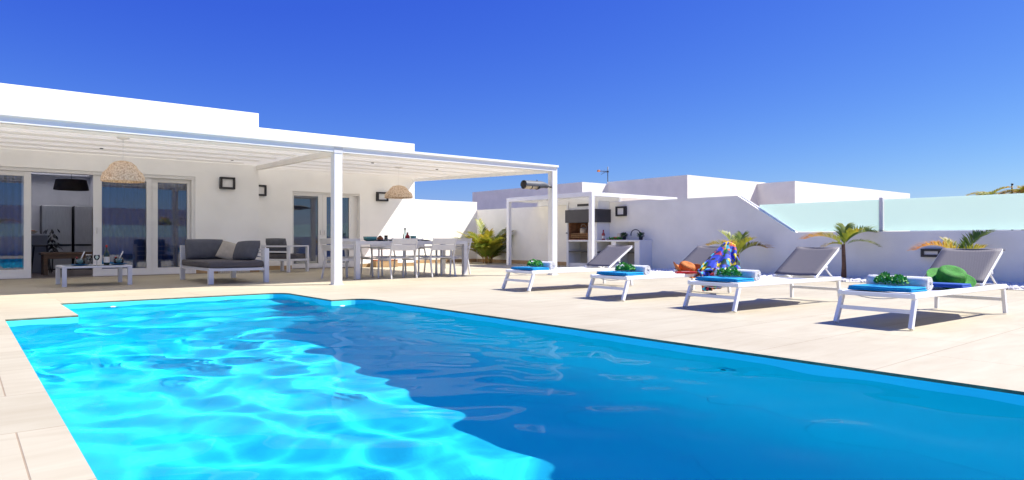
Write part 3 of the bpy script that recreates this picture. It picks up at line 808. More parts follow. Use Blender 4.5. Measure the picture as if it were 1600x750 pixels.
MB().box(XF - 0.03, XF, 15.11, 15.155, 1.03, 1.06).build('hook', M['dark'], K, True)
MB().box(XF - 0.015, XW, 12.6, 13.0, 0.832, 0.836).build('sink', M['steel'], K, True)
fa = MB(); fa.tube([(15.05, 12.55, 0.83), (15.05, 12.55, 1.0)] + [(15.05 - 0.0, 12.55 + 0.17 * (1 - math.cos(R(a))), 1.0 + 0.13 * math.sin(R(a))) for a in range(15, 181, 15)] + [(15.05, 12.89, 0.96)], 0.013, 8)
fa.build('faucet', M['dark'], K, True)
# pot on the grill
t = thing('cooking_pot', 'pale enamel pot with lid standing on the grill', 'pot', (14.85, 14.62, 1.03))
MB().lathe([(0, 0), (0.10, 0), (0.105, 0.02), (0.105, 0.15), (0.1, 0.15), (0.095, 0.01), (0, 0.01)], 20).build('body', mat('pot_enamel', (0.62, 0.5, 0.34), 0.3), t)
MB().lathe([(0.108, 0.15), (0.09, 0.165), (0.02, 0.185), (0.02, 0.2), (0, 0.2)], 20).build('lid', M['steel'], t)
MB().tube([(0, -0.11, 0.1), (0, -0.13, 0.2), (0, -0.05, 0.28), (0, 0.05, 0.28), (0, 0.11, 0.2)], 0.006).build('handle', M['steel'], t)
def bottle(name, label, cat, loc, r, h, body, cap, lab=None, group=None):
    t = thing(name, label, cat, loc, 0, group)
    MB().lathe([(0, 0), (r, 0), (r, h * 0.55), (r * 0.85, h * 0.63), (r * 0.36, h * 0.74), (r * 0.33, h * 0.93), (0, h * 0.93)], 16).build('body', body, t)
    MB().lathe([(r * 0.4, h * 0.88), (r * 0.4, h), (0, h)], 12).build('cap', cap, t)
    if lab: MB().lathe([(r * 1.02, h * 0.14), (r * 1.02, h * 0.42)], 16).build('paper_label', lab, t)
    return t
bottle('bottle', 'red bottle with pale label on the outdoor worktop', 'bottle', (14.78, 13.72, 0.83), 0.048, 0.30, M['rose'], M['ketchup'], M['label'])
t = thing('cutting_board', 'board with green salad leaves and tomatoes on the outdoor worktop', 'cutting board', (14.82, 13.32, 0.83))
MB().box(-0.13, 0.13, -0.26, 0.2, 0, 0.02, 0.004).build('board', M['wood_dark'], t)
l = MB()
for i in range(120):
    p = Vector((random.uniform(-0.1, 0.1), random.uniform(-0.24, 0.19), random.uniform(0.02, 0.06))); d = Vector((random.uniform(-1, 1), random.uniform(-1, 1), random.uniform(-0.1, 0.9))).normalized() * 0.05
    s = d.cross(Vector((random.random(), random.random(), random.random()))).normalized() * 0.02
    l.quad(p, p + d * .5 + s, p + d, p + d * .5 - s)
l.build('salad', M['leaf'], t)
for q in range(4): MB().lathe([(0, 0), (0.03, 0.012), (0.036, 0.035), (0.02, 0.06), (0, 0.062)], 12, Matrix.Translation((-0.02 + 0.02 * q, -0.1 + 0.05 * q, 0.03))).build('tomato', M['red'], t)
t = thing('glass_jar', 'pale glass jar behind the tomatoes on the outdoor worktop', 'jar', (15.0, 13.24, 0.83))
MB().lathe([(0, 0), (0.1, 0), (0.105, 0.04), (0.105, 0.17), (0.09, 0.2), (0.085, 0.2), (0.1, 0.17), (0.1, 0.03), (0, 0.01)], 20).build('jar', M['teal_glaze'] if False else mat('jar_beige', (0.6, 0.5, 0.42), 0.3), t)
def pot_plant(x, y, label):
    t = thing('potted_herb', label, 'plant', (x, y, 0.83), 0, 'black pots of herbs on the outdoor worktop')
    MB().lathe([(0, 0), (0.05, 0), (0.065, 0.11), (0.055, 0.11), (0.05, 0.09), (0, 0.09)], 16).build('pot', M['black'], t)
    l = MB()
    for i in range(160):
        a = random.uniform(0, 6.28); r = random.random() ** .5 * 0.1; z = random.uniform(0.1, 0.21) - r * .3
        p = Vector((r * math.cos(a), r * math.sin(a), z)); d = Vector((math.cos(a) * .6, math.sin(a) * .6, 0.7)).normalized() * 0.05
        s = Vector((-math.sin(a), math.cos(a), 0)) * 0.012
        l.quad(p, p + d * .5 + s, p + d, p + d * .5 - s)
    l.build('foliage', M['pot_leaf'], t)
pot_plant(14.9, 13.02, 'black potted herb left of the arched faucet')
pot_plant(14.9, 12.40, 'black potted herb at the right end of the outdoor worktop')

# ------------------------------------------------------------------ neighbour house beyond the wall
NH = thing('neighbouring_house', 'white flat roofed house of stepped blocks beyond the right wall', 'house', (30, 22, 0))
MB().box(24.8, 34, 24.5, 28.1, 0, 3.82).build('wing', M['render2'], NH, True)
MB().box(24.88, 34, 28.1, 34.2, 0, 3.82).build('wing', M['render2'], NH, True)
MB().box(26.7, 36, 19.4, 24.5, 0, 3.92).build('wing', M['render2'], NH, True)
MB().box(32.8, 47.5, 17.3, 24, 0, 3.83).build('wing', M['render2'], NH, True)
t = thing('tv_antenna', 'tv antenna with orange head on the neighbouring roof', 'antenna', (26.95, 24.7, 3.92))
mast = MB(); mast.tube([(0, 0, 0), (0, 0, 0.85)], 0.022); mast.build('mast', M['dark'], t)
arm = MB(); arm.tube([(0, 0, 0.58), (-0.4, 0.3, 0.62)], 0.016)
for q in range(5): arm.tube([(-0.06 * q - 0.04, 0.045 * q - 0.02, 0.50), (-0.06 * q - 0.04, 0.045 * q - 0.02, 0.68)], 0.007)
arm.tube([(-0.08, 0.05, 0.58), (-0.32, 0.2, 0.42)], 0.01); arm.build('boom', M['grey_metal'], t)
MB().box(-0.48, -0.32, 0.24, 0.34, 0.57, 0.67, 0.01).build('head', M['orange'], t)
MB().box(-0.04, 0.04, -0.04, 0.04, 0.54, 0.62).build('clamp', M['dark'], t)
# ------------------------------------------------------------------ palms
def frond(mb, lay, base, az, length, lift, droop, nleaf, ll, tipbias, gold=0.0, width=0.011, vee=0.5):
    pts = []; n = 12
    d = Vector((math.cos(az), math.sin(az), 0)); side = Vector((-math.sin(az), math.cos(az), 0))
    p = Vector(base); ang = lift
    for i in range(n + 1):
        pts.append(p.copy()); st = length / n
        p = p + (d * math.cos(ang) + Vector((0, 0, 1)) * math.sin(ang)) * st
        ang -= droop / n
    def setc(f, v0):
        for k, lp in enumerate(f.loops): lp[lay] = v0[k]
    # rachis
    for i in range(n):
        wv = side * 0.008 * (1.2 - i / n)
        f = mb.bm.faces.new([mb.bm.verts.new(q) for q in (pts[i] - wv, pts[i] + wv, pts[i + 1] + wv * .8, pts[i + 1] - wv * .8)])
        setc(f, [(0.4 + gold,) * 3 + (1,)] * 4)
    nleaf = int(nleaf * 1.9)
    for k in range(nleaf):
        t = 0.12 + 0.88 * k / nleaf
        i = min(n - 1, int(t * n)); a = pts[i].lerp(pts[i + 1], t * n - i); tg = (pts[i + 1] - pts[i]).normalized()
        upv = side.cross(tg) * -1
        if upv.z < 0: upv = -upv
        L = 1.2 * ll * (0.55 + 0.6 * math.sin(math.pi * (0.12 + 0.8 * t))) * random.uniform(0.85, 1.1)
        for sgn in (-1, 1):
            dirv = (tg * random.uniform(0.75, 1.0) + side * sgn * random.uniform(0.65, 0.9) + upv * (vee + random.uniform(-0.12, 0.12))).normalized()
            m1 = a + dirv * L * 0.5 + Vector((0, 0, 0.0)); tip = a + dirv * L + Vector((0, 0, -0.18 * L))
            wv = dirv.cross(upv); wv.normalize(); wv *= width * 0.95
            c0 = max(0, min(1, tipbias * t + gold + random.uniform(-0.12, 0.12))); c1 = max(0, min(1, c0 + 0.35 * random.random() * (0.4 + t)))
            v = [mb.bm.verts.new(q) for q in (a - wv * .5, a + wv * .5, m1 + wv, m1 - wv)]
            f = mb.bm.faces.new(v); setc(f, [(c0,) * 3 + (1,)] * 4)
            v2 = mb.bm.verts.new(tip)
            f = mb.bm.faces.new((v[3], v[2], v2)); setc(f, [(c0,) * 3 + (1,), (c0,) * 3 + (1,), (c1,) * 3 + (1,)])
def new_leafmb():
    mb = MB(); lay = mb.bm.loops.layers.float_color.new('tip'); return mb, lay
IL = -39.4   # image-right direction in world degrees
def palm(loc, th, fronds, label, group='small palms along the right wall', m='frond'):
    t = thing('palm_tree', label, 'palm', loc, 0, group)
    MB().tube([(0, 0, -0.02), (0.01, 0, th * 0.4), (0.0, 0.01, th)], [0.06, 0.043, 0.035], 10).build('trunk', M['trunk'], t)
    for (az, ln, lift, droop, nl, ll, tb, gold) in fronds:
        mb, lay = new_leafmb()
        frond(mb, lay, (0, 0, th - 0.03), R(IL + az), ln, R(lift), R(droop), nl, ll, tb, gold)
        mb.build('frond', M[m], t, normals=False)
    return t
# az: 0 = to image right, 180 = to image left, 90 = away
palm((14.3, 8.95, 0.0), 0.48, [(15, 0.85, 48, 75, 26, 0.26, 0.75, 0.15), (172, 0.80, 58, 85, 26, 0.26, 0.55, 0.15), (130, 0.72, 72, 45, 22, 0.22, 0.3, 0.0), (60, 0.75, 62, 40, 24, 0.24, 0.2, 0.0), (-60, 0.6, 70, 60, 20, 0.2, 0.4, 0.1), (-140, 0.6, 60, 60, 20, 0.2, 0.6, 0.2)], 'small palm behind the colourful cloth on the second lounger')
palm((14.35, 6.50, 0.0), 0.74, [(8, 0.85, 52, 70, 30, 0.30, 0.25, 0.05), (175, 0.85, 42, 70, 30, 0.24, 0.8, 0.2), (60, 0.6, 62, 40, 24, 0.24, 0.2, 0.0), (-20, 0.7, 30, 70, 16, 0.14, 0.3, 0.1), (200, 0.55, 20, 50, 14, 0.12, 0.5, 0.2), (-70, 0.5, 65, 60, 18, 0.2, 0.4, 0.1)], 'small palm with bare brown trunk behind the third lounger backrest')
palm((14.4, 4.38, 0.0), 0.46, [(10, 0.80, 66, 55, 28, 0.27, 0.15, 0.0), (178, 0.95, 58, 95, 30, 0.22, 0.6, 0.45), (120, 0.5, 70, 40, 18, 0.2, 0.2, 0.3), (-60, 0.5, 60, 60, 18, 0.2, 0.4, 0.2)], 'small palm half hidden behind the nearest lounger backrest')

# bushy areca palm in the corner
t = thing('areca_palm', 'bushy golden green palm clump at the foot of the back wall', 'palm', (14.55, 19.1, 0))
st = MB(); rr = random.Random(5)
for i in range(12):
    a = rr.uniform(0, 6.28); r = rr.uniform(0.02, 0.2)
    st.tube([(r * math.cos(a), r * math.sin(a), 0), (r * 1.4 * math.cos(a), r * 1.4 * math.sin(a), rr.uniform(0.3, 0.6))], 0.018, 6)
st.build('stem', mat('cane_orange', (0.36, 0.2, 0.05), 0.6, var=0.3), t)
for i in range(44):
    mb, lay = new_leafmb(); a = rr.uniform(0, 360); inner = i < 14
    r = 0.12
    frond(mb, lay, (r * math.cos(R(a)), r * math.sin(R(a)), rr.uniform(0.05, 0.35)), R(a + rr.uniform(-20, 20)), rr.uniform(0.8, 1.4), R(rr.uniform(68, 86) if inner else rr.uniform(35, 68)), R(rr.uniform(30, 75)), 26, 0.26, rr.uniform(0.1, 0.6), rr.choice((0.0, 0.05, 0.1, 0.3)), width=0.013, vee=0.25)
    mb.build('frond', M['frond'], t, normals=False)
# tall palms and pole beyond the glass
def far_palm(x, y, h, label, ln):
    t = thing('palm_tree', label, 'palm', (x, y, 0), 0, 'palms beyond the glass balustrade')
    MB().tube([(0, 0, 0), (0.05, 0, h * 0.5), (0, 0, h)], [0.16, 0.12, 0.1], 10).build('trunk', M['trunk'], t)
    for i in range(16):
        mb, lay = new_leafmb()
        frond(mb, lay, (0, 0, h - 0.05), R(i * 22.5 + random.uniform(-8, 8)), ln * random.uniform(0.85, 1.1), R(random.uniform(5, 50)), R(random.uniform(40, 80)), 18, ln * 0.26, 0.5, 0.25, width=0.018, vee=0.3)
        mb.build('frond', M['frond'], t, normals=False)
far_palm(34.0, 9.3, 2.72, 'distant palm crown left of the thin pole beyond the glass', 1.0)
far_palm(34.0, 8.05, 2.78, 'distant palm crown at the right edge right of the thin pole', 1.0)
t = thing('pole', 'thin dark pole beyond the glass between the distant palms', 'pole', (34.0, 8.47, 0))
MB().tube([(0, 0, 0), (0, 0, 3.15)], [0.05, 0.035], 8).build('mast', M['dark'], t)
MB().lathe([(0, 3.15), (0.05, 3.15), (0.05, 3.18), (0, 3.2)], 10).build('cap', M['dark'], t)
for q, (x, y) in enumerate(((1.5, -12.5), (5.5, -12), (-4, -12.2), (10.5, -12.4))):
    far_palm(x, y, 1.6 + 0.2 * (q % 2), ['leafy palm beyond the rear wall, third from its right end', 'leafy palm beyond the rear wall, second from its right end', 'leafy palm beyond the rear wall, farthest left', 'leafy palm beyond the rear wall, farthest right'][q], 1.3)

# ------------------------------------------------------------------ loungers
LW = 0.72
LR = R(-2.8)
def make_lounger(loc, label):
    t = thing('sun_lounger', label, 'sun lounger', loc, LR, 'white framed sun loungers beside the pool')
    z = 0.335; L = 2.38; tw = 0.045; th = 0.05
    f = MB()
    f.box(0.06, L, -LW / 2, -LW / 2 + tw, z - th, z, 0.005); f.box(0.06, L, LW / 2 - tw, LW / 2, z - th, z, 0.005)
    f.box(0.06, 0.06 + tw, -LW / 2 + tw, LW / 2 - tw, z - th, z - 0.008, 0.005); f.box(L - tw, L, -LW / 2 + tw, LW / 2 - tw, z - th, z - 0.004, 0.005)
    f.box(1.80, 1.84, -LW / 2 + tw, LW / 2 - tw, z - 0.04, z - 0.012)
    f.build('frame', M['metal_white'], t)
    for (xt, xb) in ((0.11, 0.0), (L - 0.05, L - 0.02)):
        for s in (-1, 1):
            y = s * (LW / 2 - tw / 2)
            MB().bar((xt, y, z - th), (xb, y + s * 0.012, 0.012), 0.036, 0.05, 0.003, up=(1, 0, 0)).build('leg', M['metal_white'], t)
    for (x, zz) in ((0.055, 0.165), (L - 0.035, 0.165)):
        MB().box(x - 0.012, x + 0.012, -LW / 2 + 0.02, LW / 2 - 0.02, zz - 0.018, zz + 0.018).build('stretcher', M['metal_white'], t)
    # seat sling, sagging between the rails
    def seat(u, v):
        x = 0.10 + 1.72 * u; y = -LW / 2 + tw - 0.012 + (LW - 2 * tw + 0.024) * v
        sag = 0.035 * math.sin(math.pi * v) * (0.6 + 0.4 * math.sin(math.pi * u)) * (1.0)
        return (x, y, z - 0.006 - sag)
    sm = MB(); sm.grid(seat, 24, 10); so = sm.build('seat', M['sling_light'], t)
    md = so.modifiers.new('thickness', 'SOLIDIFY'); md.thickness = 0.004
    # hem bars under the foot end
    MB().tube([(0.10, -LW / 2 + tw, z - 0.02)] + [(0.10, -LW / 2 + tw + (LW - 2 * tw) * k / 10, z - 0.02 - 0.05 * math.sin(math.pi * k / 10)) for k in range(1, 10)] + [(0.10, LW / 2 - tw, z - 0.02)], 0.005, 6).build('sling_hem', M['alu'], t)
    # raised backrest
    a = Vector((1.83, 0, z + 0.005)); b = Vector((2.43, 0, 0.715))
    for s in (-1, 1):
        y = s * (LW / 2 - tw * 1.45)
        MB().bar((a.x, y, a.z), (b.x, y, b.z), 0.035, 0.035, 0.004).build('backrest_rail', M['metal_white'], t)
    MB().bar((b.x, -LW / 2 + 0.04, b.z), (b.x, LW / 2 - 0.04, b.z), 0.03, 0.02).build('backrest_bar', M['sling'], t)
    d = (b - a)
    def back(u, v):
        y = -LW / 2 + 0.055 + (LW - 0.11) * v; p = a + d * (0.01 + 0.985 * u)
        nrm = Vector((d.z, 0, -d.x)).normalized()
        p = p + nrm * 0.012 * math.sin(math.pi * v)
        return (p.x, y, p.z + 0.02)
    bm_ = MB(); bm_.grid(back, 10, 8); bo = bm_.build('backrest', M['sling'], t)
    md = bo.modifiers.new('thickness', 'SOLIDIFY'); md.thickness = 0.004
    for s in (-1, 1):
        y = s * (LW / 2 - tw * 1.45)
        p = a + d * 0.38
        MB().tube([(p.x, y, p.z - 0.02), (2.28, y, z - 0.02)], 0.010, 8).build('support', M['metal_white'], t)
        MB().box(p.x - 0.0, p.x + 0.05, y - 0.02, y + 0.02, p.z - 0.03, p.z + 0.0, 0.004).build('bracket', M['alu'], t)
    return t
LO = [((7.04, 8.48, 0), 'sun lounger farthest from the camera, in front of the barbecue'),
      ((6.94, 6.42, 0), 'sun lounger carrying the orange hat and the colourful cloth'),
      ((6.84, 4.67, 0), 'empty backed sun lounger between the cloth one and the nearest one'),
      ((6.74, 2.79, 0), 'nearest sun lounger, with the green hat on its seat')]
L0 = make_lounger(*LO[0])
for loc, lab in LO[1:]: dup(L0, loc, None, lab)

def towel_set(lx, ly, which, big):
    zt = 0.337
    def P(dx, dy, z): return (lx + dx * math.cos(LR) - dy * math.sin(LR), ly + dx * math.sin(LR) + dy * math.cos(LR), z)
    t = thing('folded_towel', 'folded turquoise towel on the foot end of the ' + which, 'towel', P(0.30, 0, zt), LR, 'folded turquoise towels')
    for k in range(2):
        m_ = MB()
        def fn_top(u, v, k=k):
            x = -0.15 + 0.34 * u; y = -0.30 + 0.60 * v
            return x, y
        b = bmesh.new(); bmesh.ops.create_cube(b, size=1.0)
        for v in b.verts: v.co = Vector((v.co.x * 0.36, v.co.y * (0.61 - 0.02 * k), 0.010 + k * 0.0205 + v.co.z * 0.020))
        bmesh.ops.bevel(b, geom=list(b.edges), offset=0.009, segments=3, affect='EDGES')
        bmesh.ops.subdivide_edges(b, edges=[e for e in b.edges if e.calc_length() > 0.2], cuts=8, use_grid_fill=True)
        for v in b.verts: v.co.z += 0.004 * noise.noise(v.co * 9 + Vector((lx, ly, k)))
        m_._merge(b, True); m_.build('fold', M['towel_blue'], t)
    # rolled towel
    t2 = thing('rolled_towel', 'white rolled towel behind the turquoise one on the ' + which, 'towel', P(0.56, 0, zt), LR, 'white rolled towels')
    rl = MB()
    pr = []
    for k in range(60):
        a = k / 60 * 2 * math.pi * 3.0; r = 0.018 + 0.052 * k / 60
        pr.append((r * math.cos(a), r * math.sin(a)))
    n = len(pr)
    Y0, Y1_ = -0.29, 0.29
    def rf_(u, v):
        i = min(n - 1, int(round(u * (n - 1)))); x, z = pr[i]
        w_ = 1 + 0.03 * noise.noise(Vector((x * 20, v * 6, lx + ly)))
        return (x * w_, Y0 + (Y1_ - Y0) * v, 0.072 + z * w_)
    rl.grid(rf_, n - 1, 8)
    ro = rl.build('roll', M['towel_white'], t2)
    md = ro.modifiers.new('thickness', 'SOLIDIFY'); md.thickness = 0.011; md.offset = 0
    MB().tube([(0, Y0 + 0.012, 0.072), (0, Y1_ - 0.012, 0.072)], 0.052, 16).build('core', M['towel_white'], t2)
    # leafy sprig
    t3 = thing('leaf_garland', 'green leafy garland lying on the towels of the ' + which, 'garland', P(0.40, 0.02, zt + 0.041), LR, 'green leafy garlands on the towels')
    MB().tube([(0.0, -0.13, 0.03), (0.03, 0, 0.05), (0.0, 0.13, 0.03)], 0.006, 6).build('stem', M['pot_leaf'], t3)
    lf = MB(); rn = random.Random(int(ly * 100))
    for i in range(300):
        s_ = rn.uniform(-0.14, 0.14); r = 0.068 * (1 - (s_ / 0.17) ** 2) * (0.75 + 0.35 * math.sin(s_ * 38 + lx * 9 + ly * 5)) + 0.012
        a = rn.uniform(-0.3, math.pi + 0.3)
        nr = Vector((math.cos(a), rn.uniform(-0.5, 0.5), abs(math.sin(a)))).normalized()
        p = Vector((0.02 + r * 1.1 * math.cos(a), s_, 0.022 + r * abs(math.sin(a)) * 1.1)); d_ = (nr + Vector((rn.uniform(-.7, .7), rn.uniform(-.7, .7), rn.uniform(-.4, .5)))).normalized() * rn.uniform(0.028, 0.045)
        sd = d_.cross(Vector((rn.random() - .5, rn.random() - .5, rn.random() - .5))).normalized() * 0.014
        q = [p, p + d_ * .45 + sd, p + d_, p + d_ * .45 - sd]
        for c in q: c.z = max(0.004, c.z)
        lf.quad(*q)
    lf.build('leaves', M['leaf'], t3)
for (loc, lab), nm in zip(LO, ('farthest lounger', 'lounger with the orange hat', 'third lounger from the barbecue', 'nearest lounger')):
    towel_set(loc[0], loc[1], nm, True)

# orange hat and red case on lounger 2
def hat(loc, rot, m, label, r=0.2, crown=0.105, ch=0.12, curl=0.05, band=None, name='sun_hat'):
    t = thing(name, label, 'hat', loc, 0)
    t.rotation_euler = rot
    def fn(u, v):
        a = 2 * math.pi * u
        if v < 0.5:   # crown top to base
            q = v / 0.5
            rr_ = crown * math.sin(min(1, q * 1.35) * math.pi / 2) * (1.0 + 0.08 * q)
            z = ch * (1 - q ** 3) - 0.025 * math.exp(-((q / 0.25) ** 2)) * (1 if True else 0)
        else:
            q = (v - 0.5) / 0.5
            rr_ = crown * 1.08 + (r - crown * 1.08) * q
            z = 0.0 + curl * q * q * (abs(math.sin(a)) ** 2 * 1.4) - 0.008 * math.cos(a) * q
        return (rr_ * math.cos(a) * 1.08, rr_ * math.sin(a), z + 0.002)
    h = MB(); h.grid(fn, 36, 22); bmesh.ops.remove_doubles(h.bm, verts=list(h.bm.verts), dist=0.0004)
    o = h.build('brim_and_crown', m, t)
    md = o.modifiers.new('thickness', 'SOLIDIFY'); md.thickness = 0.004; md.offset = 0
    if band:
        MB().lathe([(crown * 1.1, 0.004), (crown * 1.09, 0.03)], 36, Matrix.Diagonal((1.08, 1, 1, 1))).build('band', band, t)
    return t
hat((8.44, 6.16, 0.355), (R(6), R(-24), R(60)), M['orange'], 'orange straw hat with upturned brim on the second lounger', 0.215, 0.11, 0.14, 0.09, M['terracotta'])
t = thing('book', 'flat red case lying in front of the orange hat', 'case', (8.26, 6.03, 0.337), R(-39))
MB().box(-0.15, 0.15, -0.06, 0.06, 0, 0.03, 0.006).build('cover', M['red'], t)
MB().box(-0.06, 0.06, -0.02, 0.02, 0.0305, 0.033).build('plate', M['label'], t)
hat((8.42, 2.66, 0.395), (R(14), R(-24), R(14)), M['greenhat'], 'wide green straw hat leaning on the backrest of the nearest lounger', 0.235, 0.13, 0.125, 0.02, M['leaf'], name='wide_hat')
t = thing('folded_cloth', 'folded blue patterned cloth under the green hat', 'cloth', (8.10, 2.60, 0.332), LR)
b = MB(); b.box(-0.12, 0.12, -0.2, 0.2, 0, 0.022, 0.006); b.build('lower_fold', mat('cloth_blue', (0.01, 0.06, 0.32), 0.9), t)
b = MB(); b.box(-0.115, 0.115, -0.195, 0.19, 0.0225, 0.04, 0.006); b.build('upper_fold', mat('cloth_blue2', (0.012, 0.075, 0.36), 0.9), t)

# sarong over lounger 2
sx, sy = 9.41, 6.42 - LW / 2 + 0.03
s = MB()
def drape(u, v):
    # u across (0..1), v from backrest top (0) down to the seat (1), then over the side rail
    a = (u - 0.5) * 2
    wd = 0.11 + 0.23 * min(1, v * 1.15)
    fold = 0.06 * math.sin(u * 21 + 1.5 * v) * (0.3 + v) + 0.03 * math.sin(u * 37) * v + 0.05 * noise.noise(Vector((u * 5, v * 4, 2)))
    wd *= 1 + 0.25 * noise.noise(Vector((v * 4, 3.0, 1.0 if a > 0 else 7.0)))
    top = Vector((9.40, 6.13, 0.755)); bot = Vector((8.85, 5.93, 0.35))
    c = top.lerp(bot, v)
    dirr = Vector((0.72, -0.42, 0)).normalized()      # roughly across the view
    c = c + dirr * (a * wd - 0.10) + Vector((-0.45, -0.6, 0)) * fold
    c.z += 0.05 * (1 - a * a) * (1 - v) + (0.02 if v > .9 else 0)
    return c
s.grid(drape, 60, 24)
def tail(x0, x1, top, bot, phase, skew):
    def fn(u, v):
        x = x0 + (x1 - x0) * (u * (1 - 0.45 * v) + 0.22 * v) + skew * v
        y = sy - 0.045 - 0.025 * math.sin(u * 14 + phase) * (0.3 + v) + (0.10 * (1 - v * 6) if v < 0.16 else 0)
        z = top + (bot - top) * max(0, v - 0.12) / 0.88
        return (x, y, z + 0.012)
    s.grid(fn, 26, 14)
tail(8.42, 8.80, 0.35, 0.06, 0.3, -0.02); tail(8.78, 9.35, 0.35, 0.08, 2.0, -0.28)
so = s.build('sarong', M['sarong'])
md = so.modifiers.new('thickness', 'SOLIDIFY'); md.thickness = 0.003
o0 = Vector((8.9, 6.0, 0.34))
for v in so.data.vertices: v.co -= o0
so.location = o0 + Vector((0.0, -0.155, 0)); so.rotation_euler = (0, 0, LR)
tag(so, 'colourful patterned cloth draped over the second lounger backrest and rail', 'cloth')

# ------------------------------------------------------------------ cushions & terrace seating
def pillow(name, m, w_, h_, t_, loc, rot, label, group=None, cat='cushion', noise_s=0.012, pipe=None):
    b = MB()
    nu, nv = 22, 22
    for sgn in (1, -1):
        def fn(u, v, sgn=sgn):
            a, c = 2 * u - 1, 2 * v - 1
            prof = max(0.0, (1 - abs(a) ** 3.2)) ** 0.55 * max(0.0, (1 - abs(c) ** 3.2)) ** 0.55
            x = w_ / 2 * a * (1 - 0.05 * (1 - c * c) * 0 - 0.035 * c * c * abs(a))
            z = h_ / 2 * c * (1 - 0.05 * a * a * abs(c))
            x *= 1 - 0.03 * (1 - abs(c)) ; 
            return (x, sgn * t_ / 2 * prof + noise_s * prof * noise.noise(Vector((a * 1.7 + loc[0], c * 1.7, sgn * 3 + loc[1]))), z + h_ / 2)
        b.grid(fn, nu, nv)
    bmesh.ops.remove_doubles(b.bm, verts=list(b.bm.verts), dist=0.0008)
    o = b.build(name, m); o.location = loc; o.rotation_euler = rot
    return tag(o, label, cat, group)
# sofa: X 3.58..4.72, Y 13.2..15.35
sf = thing('daybed_sofa', 'white framed corner daybed sofa with grey seat cushion', 'sofa', (4.15, 14.25, 0))
x0, x1, y0, y1 = 3.58, 4.70, 13.22, 15.35; lt = 0.09
for (x, y, h) in ((x0, y0, 0.30), (x1 - lt, y0, 0.67), (x0, y1 - lt, 0.72), (x1 - lt, y1 - lt, 0.67)):
    MB().box(x, x + lt, y, y + lt, 0, h, 0.004).build('leg', M['alu_furn'], sf, True)
f = MB()
f.box(x0 + lt, x1 - lt, y0 + 0.02, y0 + 0.07, 0.245, 0.295); f.box(x0 + 0.02, x0 + 0.07, y0 + lt, y1 - lt, 0.245, 0.295)
f.box(x1 - 0.07, x1 - 0.02, y0 + lt, y1 - lt, 0.245, 0.295); f.box(x0 + lt, x1 - lt, y1 - 0.07, y1 - 0.02, 0.245, 0.295)
f.box(x0 + 0.07, x1 - 0.07, y0 + 0.07, y1 - 0.07, 0.27, 0.29)
f.build('frame', M['alu_furn'], sf, True)
f = MB()
for z in (0.42, 0.50, 0.58, 0.645): f.box(x1 - 0.06, x1 - 0.03, y0 + lt, y1 - lt, z - 0.012, z + 0.012)
for z in (0.42, 0.53, 0.66): f.box(x0 + lt, x1 - lt, y1 - 0.06, y1 - 0.03, z - 0.012, z + 0.012)
f.build('back_slats', M['alu_furn'], sf, True)
c = MB(); c.box(x0 + 0.015, x1 - lt - 0.005, y0 + 0.015, y1 - 0.08, 0.30, 0.425, 0.035, seg=3); c.build('seat_cushion', M['seat_grey'], sf, True)
for p_ in c.__dict__: pass
CG = 'charcoal back cushions of the daybed'
pillow('cushion', M['charcoal'], 0.80, 0.44, 0.2, (4.02, 15.08, 0.42), (R(-12), 0, R(3)), 'charcoal cushion standing at the left back of the daybed', CG)
pillow('cushion', M['charcoal'], 0.74, 0.42, 0.22, (4.44, 13.95, 0.42), (R(-20), R(-2), R(-72)), 'charcoal cushion leaning on the right side of the daybed', CG)
pillow('pillow', M['cream_fabric'], 0.50, 0.40, 0.16, (4.30, 14.62, 0.42), (R(-28), R(16), R(-40)), 'cream pillow propped between the two charcoal cushions', cat='pillow')

# armchair further back, its back to the daybed, turned a little
AR = R(25)
ac = thing('armchair', 'white framed garden armchair with grey seat behind the daybed', 'armchair', (6.50, 16.9, 0), AR)
DX, DY, lt = 0.75, 0.95, 0.07
for (x, y, h) in ((0, 0, 0.655), (DX - lt, 0, 0.655), (0, DY - lt, 0.655), (DX - lt, DY - lt, 0.655)):
    MB().box(x, x + lt, y, y + lt, 0, h, 0.004).build('leg', M['alu_furn'], ac)
for yy in (0, DY - lt): MB().box(0, DX, yy, yy + lt, 0.656, 0.69, 0.004).build('armrest', M['alu_furn'], ac)
f = MB()
f.box(lt, DX - lt, 0.01, 0.06, 0.29, 0.34); f.box(lt, DX - lt, DY - 0.06, DY - 0.01, 0.29, 0.34); f.box(0.01, 0.06, lt, DY - lt, 0.29, 0.34); f.box(DX - 0.06, DX - 0.01, lt, DY - lt, 0.29, 0.34)
f.build('frame', M['alu_furn'], ac)
f = MB()
f.box(0.015, 0.045, lt, DY - lt, 0.50, 0.545); f.box(0.015, 0.045, lt, DY - lt, 0.645, 0.69)
f.build('back_slats', M['alu_furn'], ac)
MB().box(0.08, DX - 0.01, lt, DY - lt, 0.342, 0.47, 0.03, seg=3).build('seat_cushion', M['seat_grey'], ac)
cx_ = 6.50 + 0.19 * math.cos(AR) - 0.56 * math.sin(AR); cy_ = 16.9 + 0.19 * math.sin(AR) + 0.56 * math.cos(AR)
pillow('cushion', M['charcoal'], 0.72, 0.42, 0.18, (cx_, cy_, 0.465), (R(-10), 0, R(25 + 90)), 'charcoal back cushion of the garden armchair')

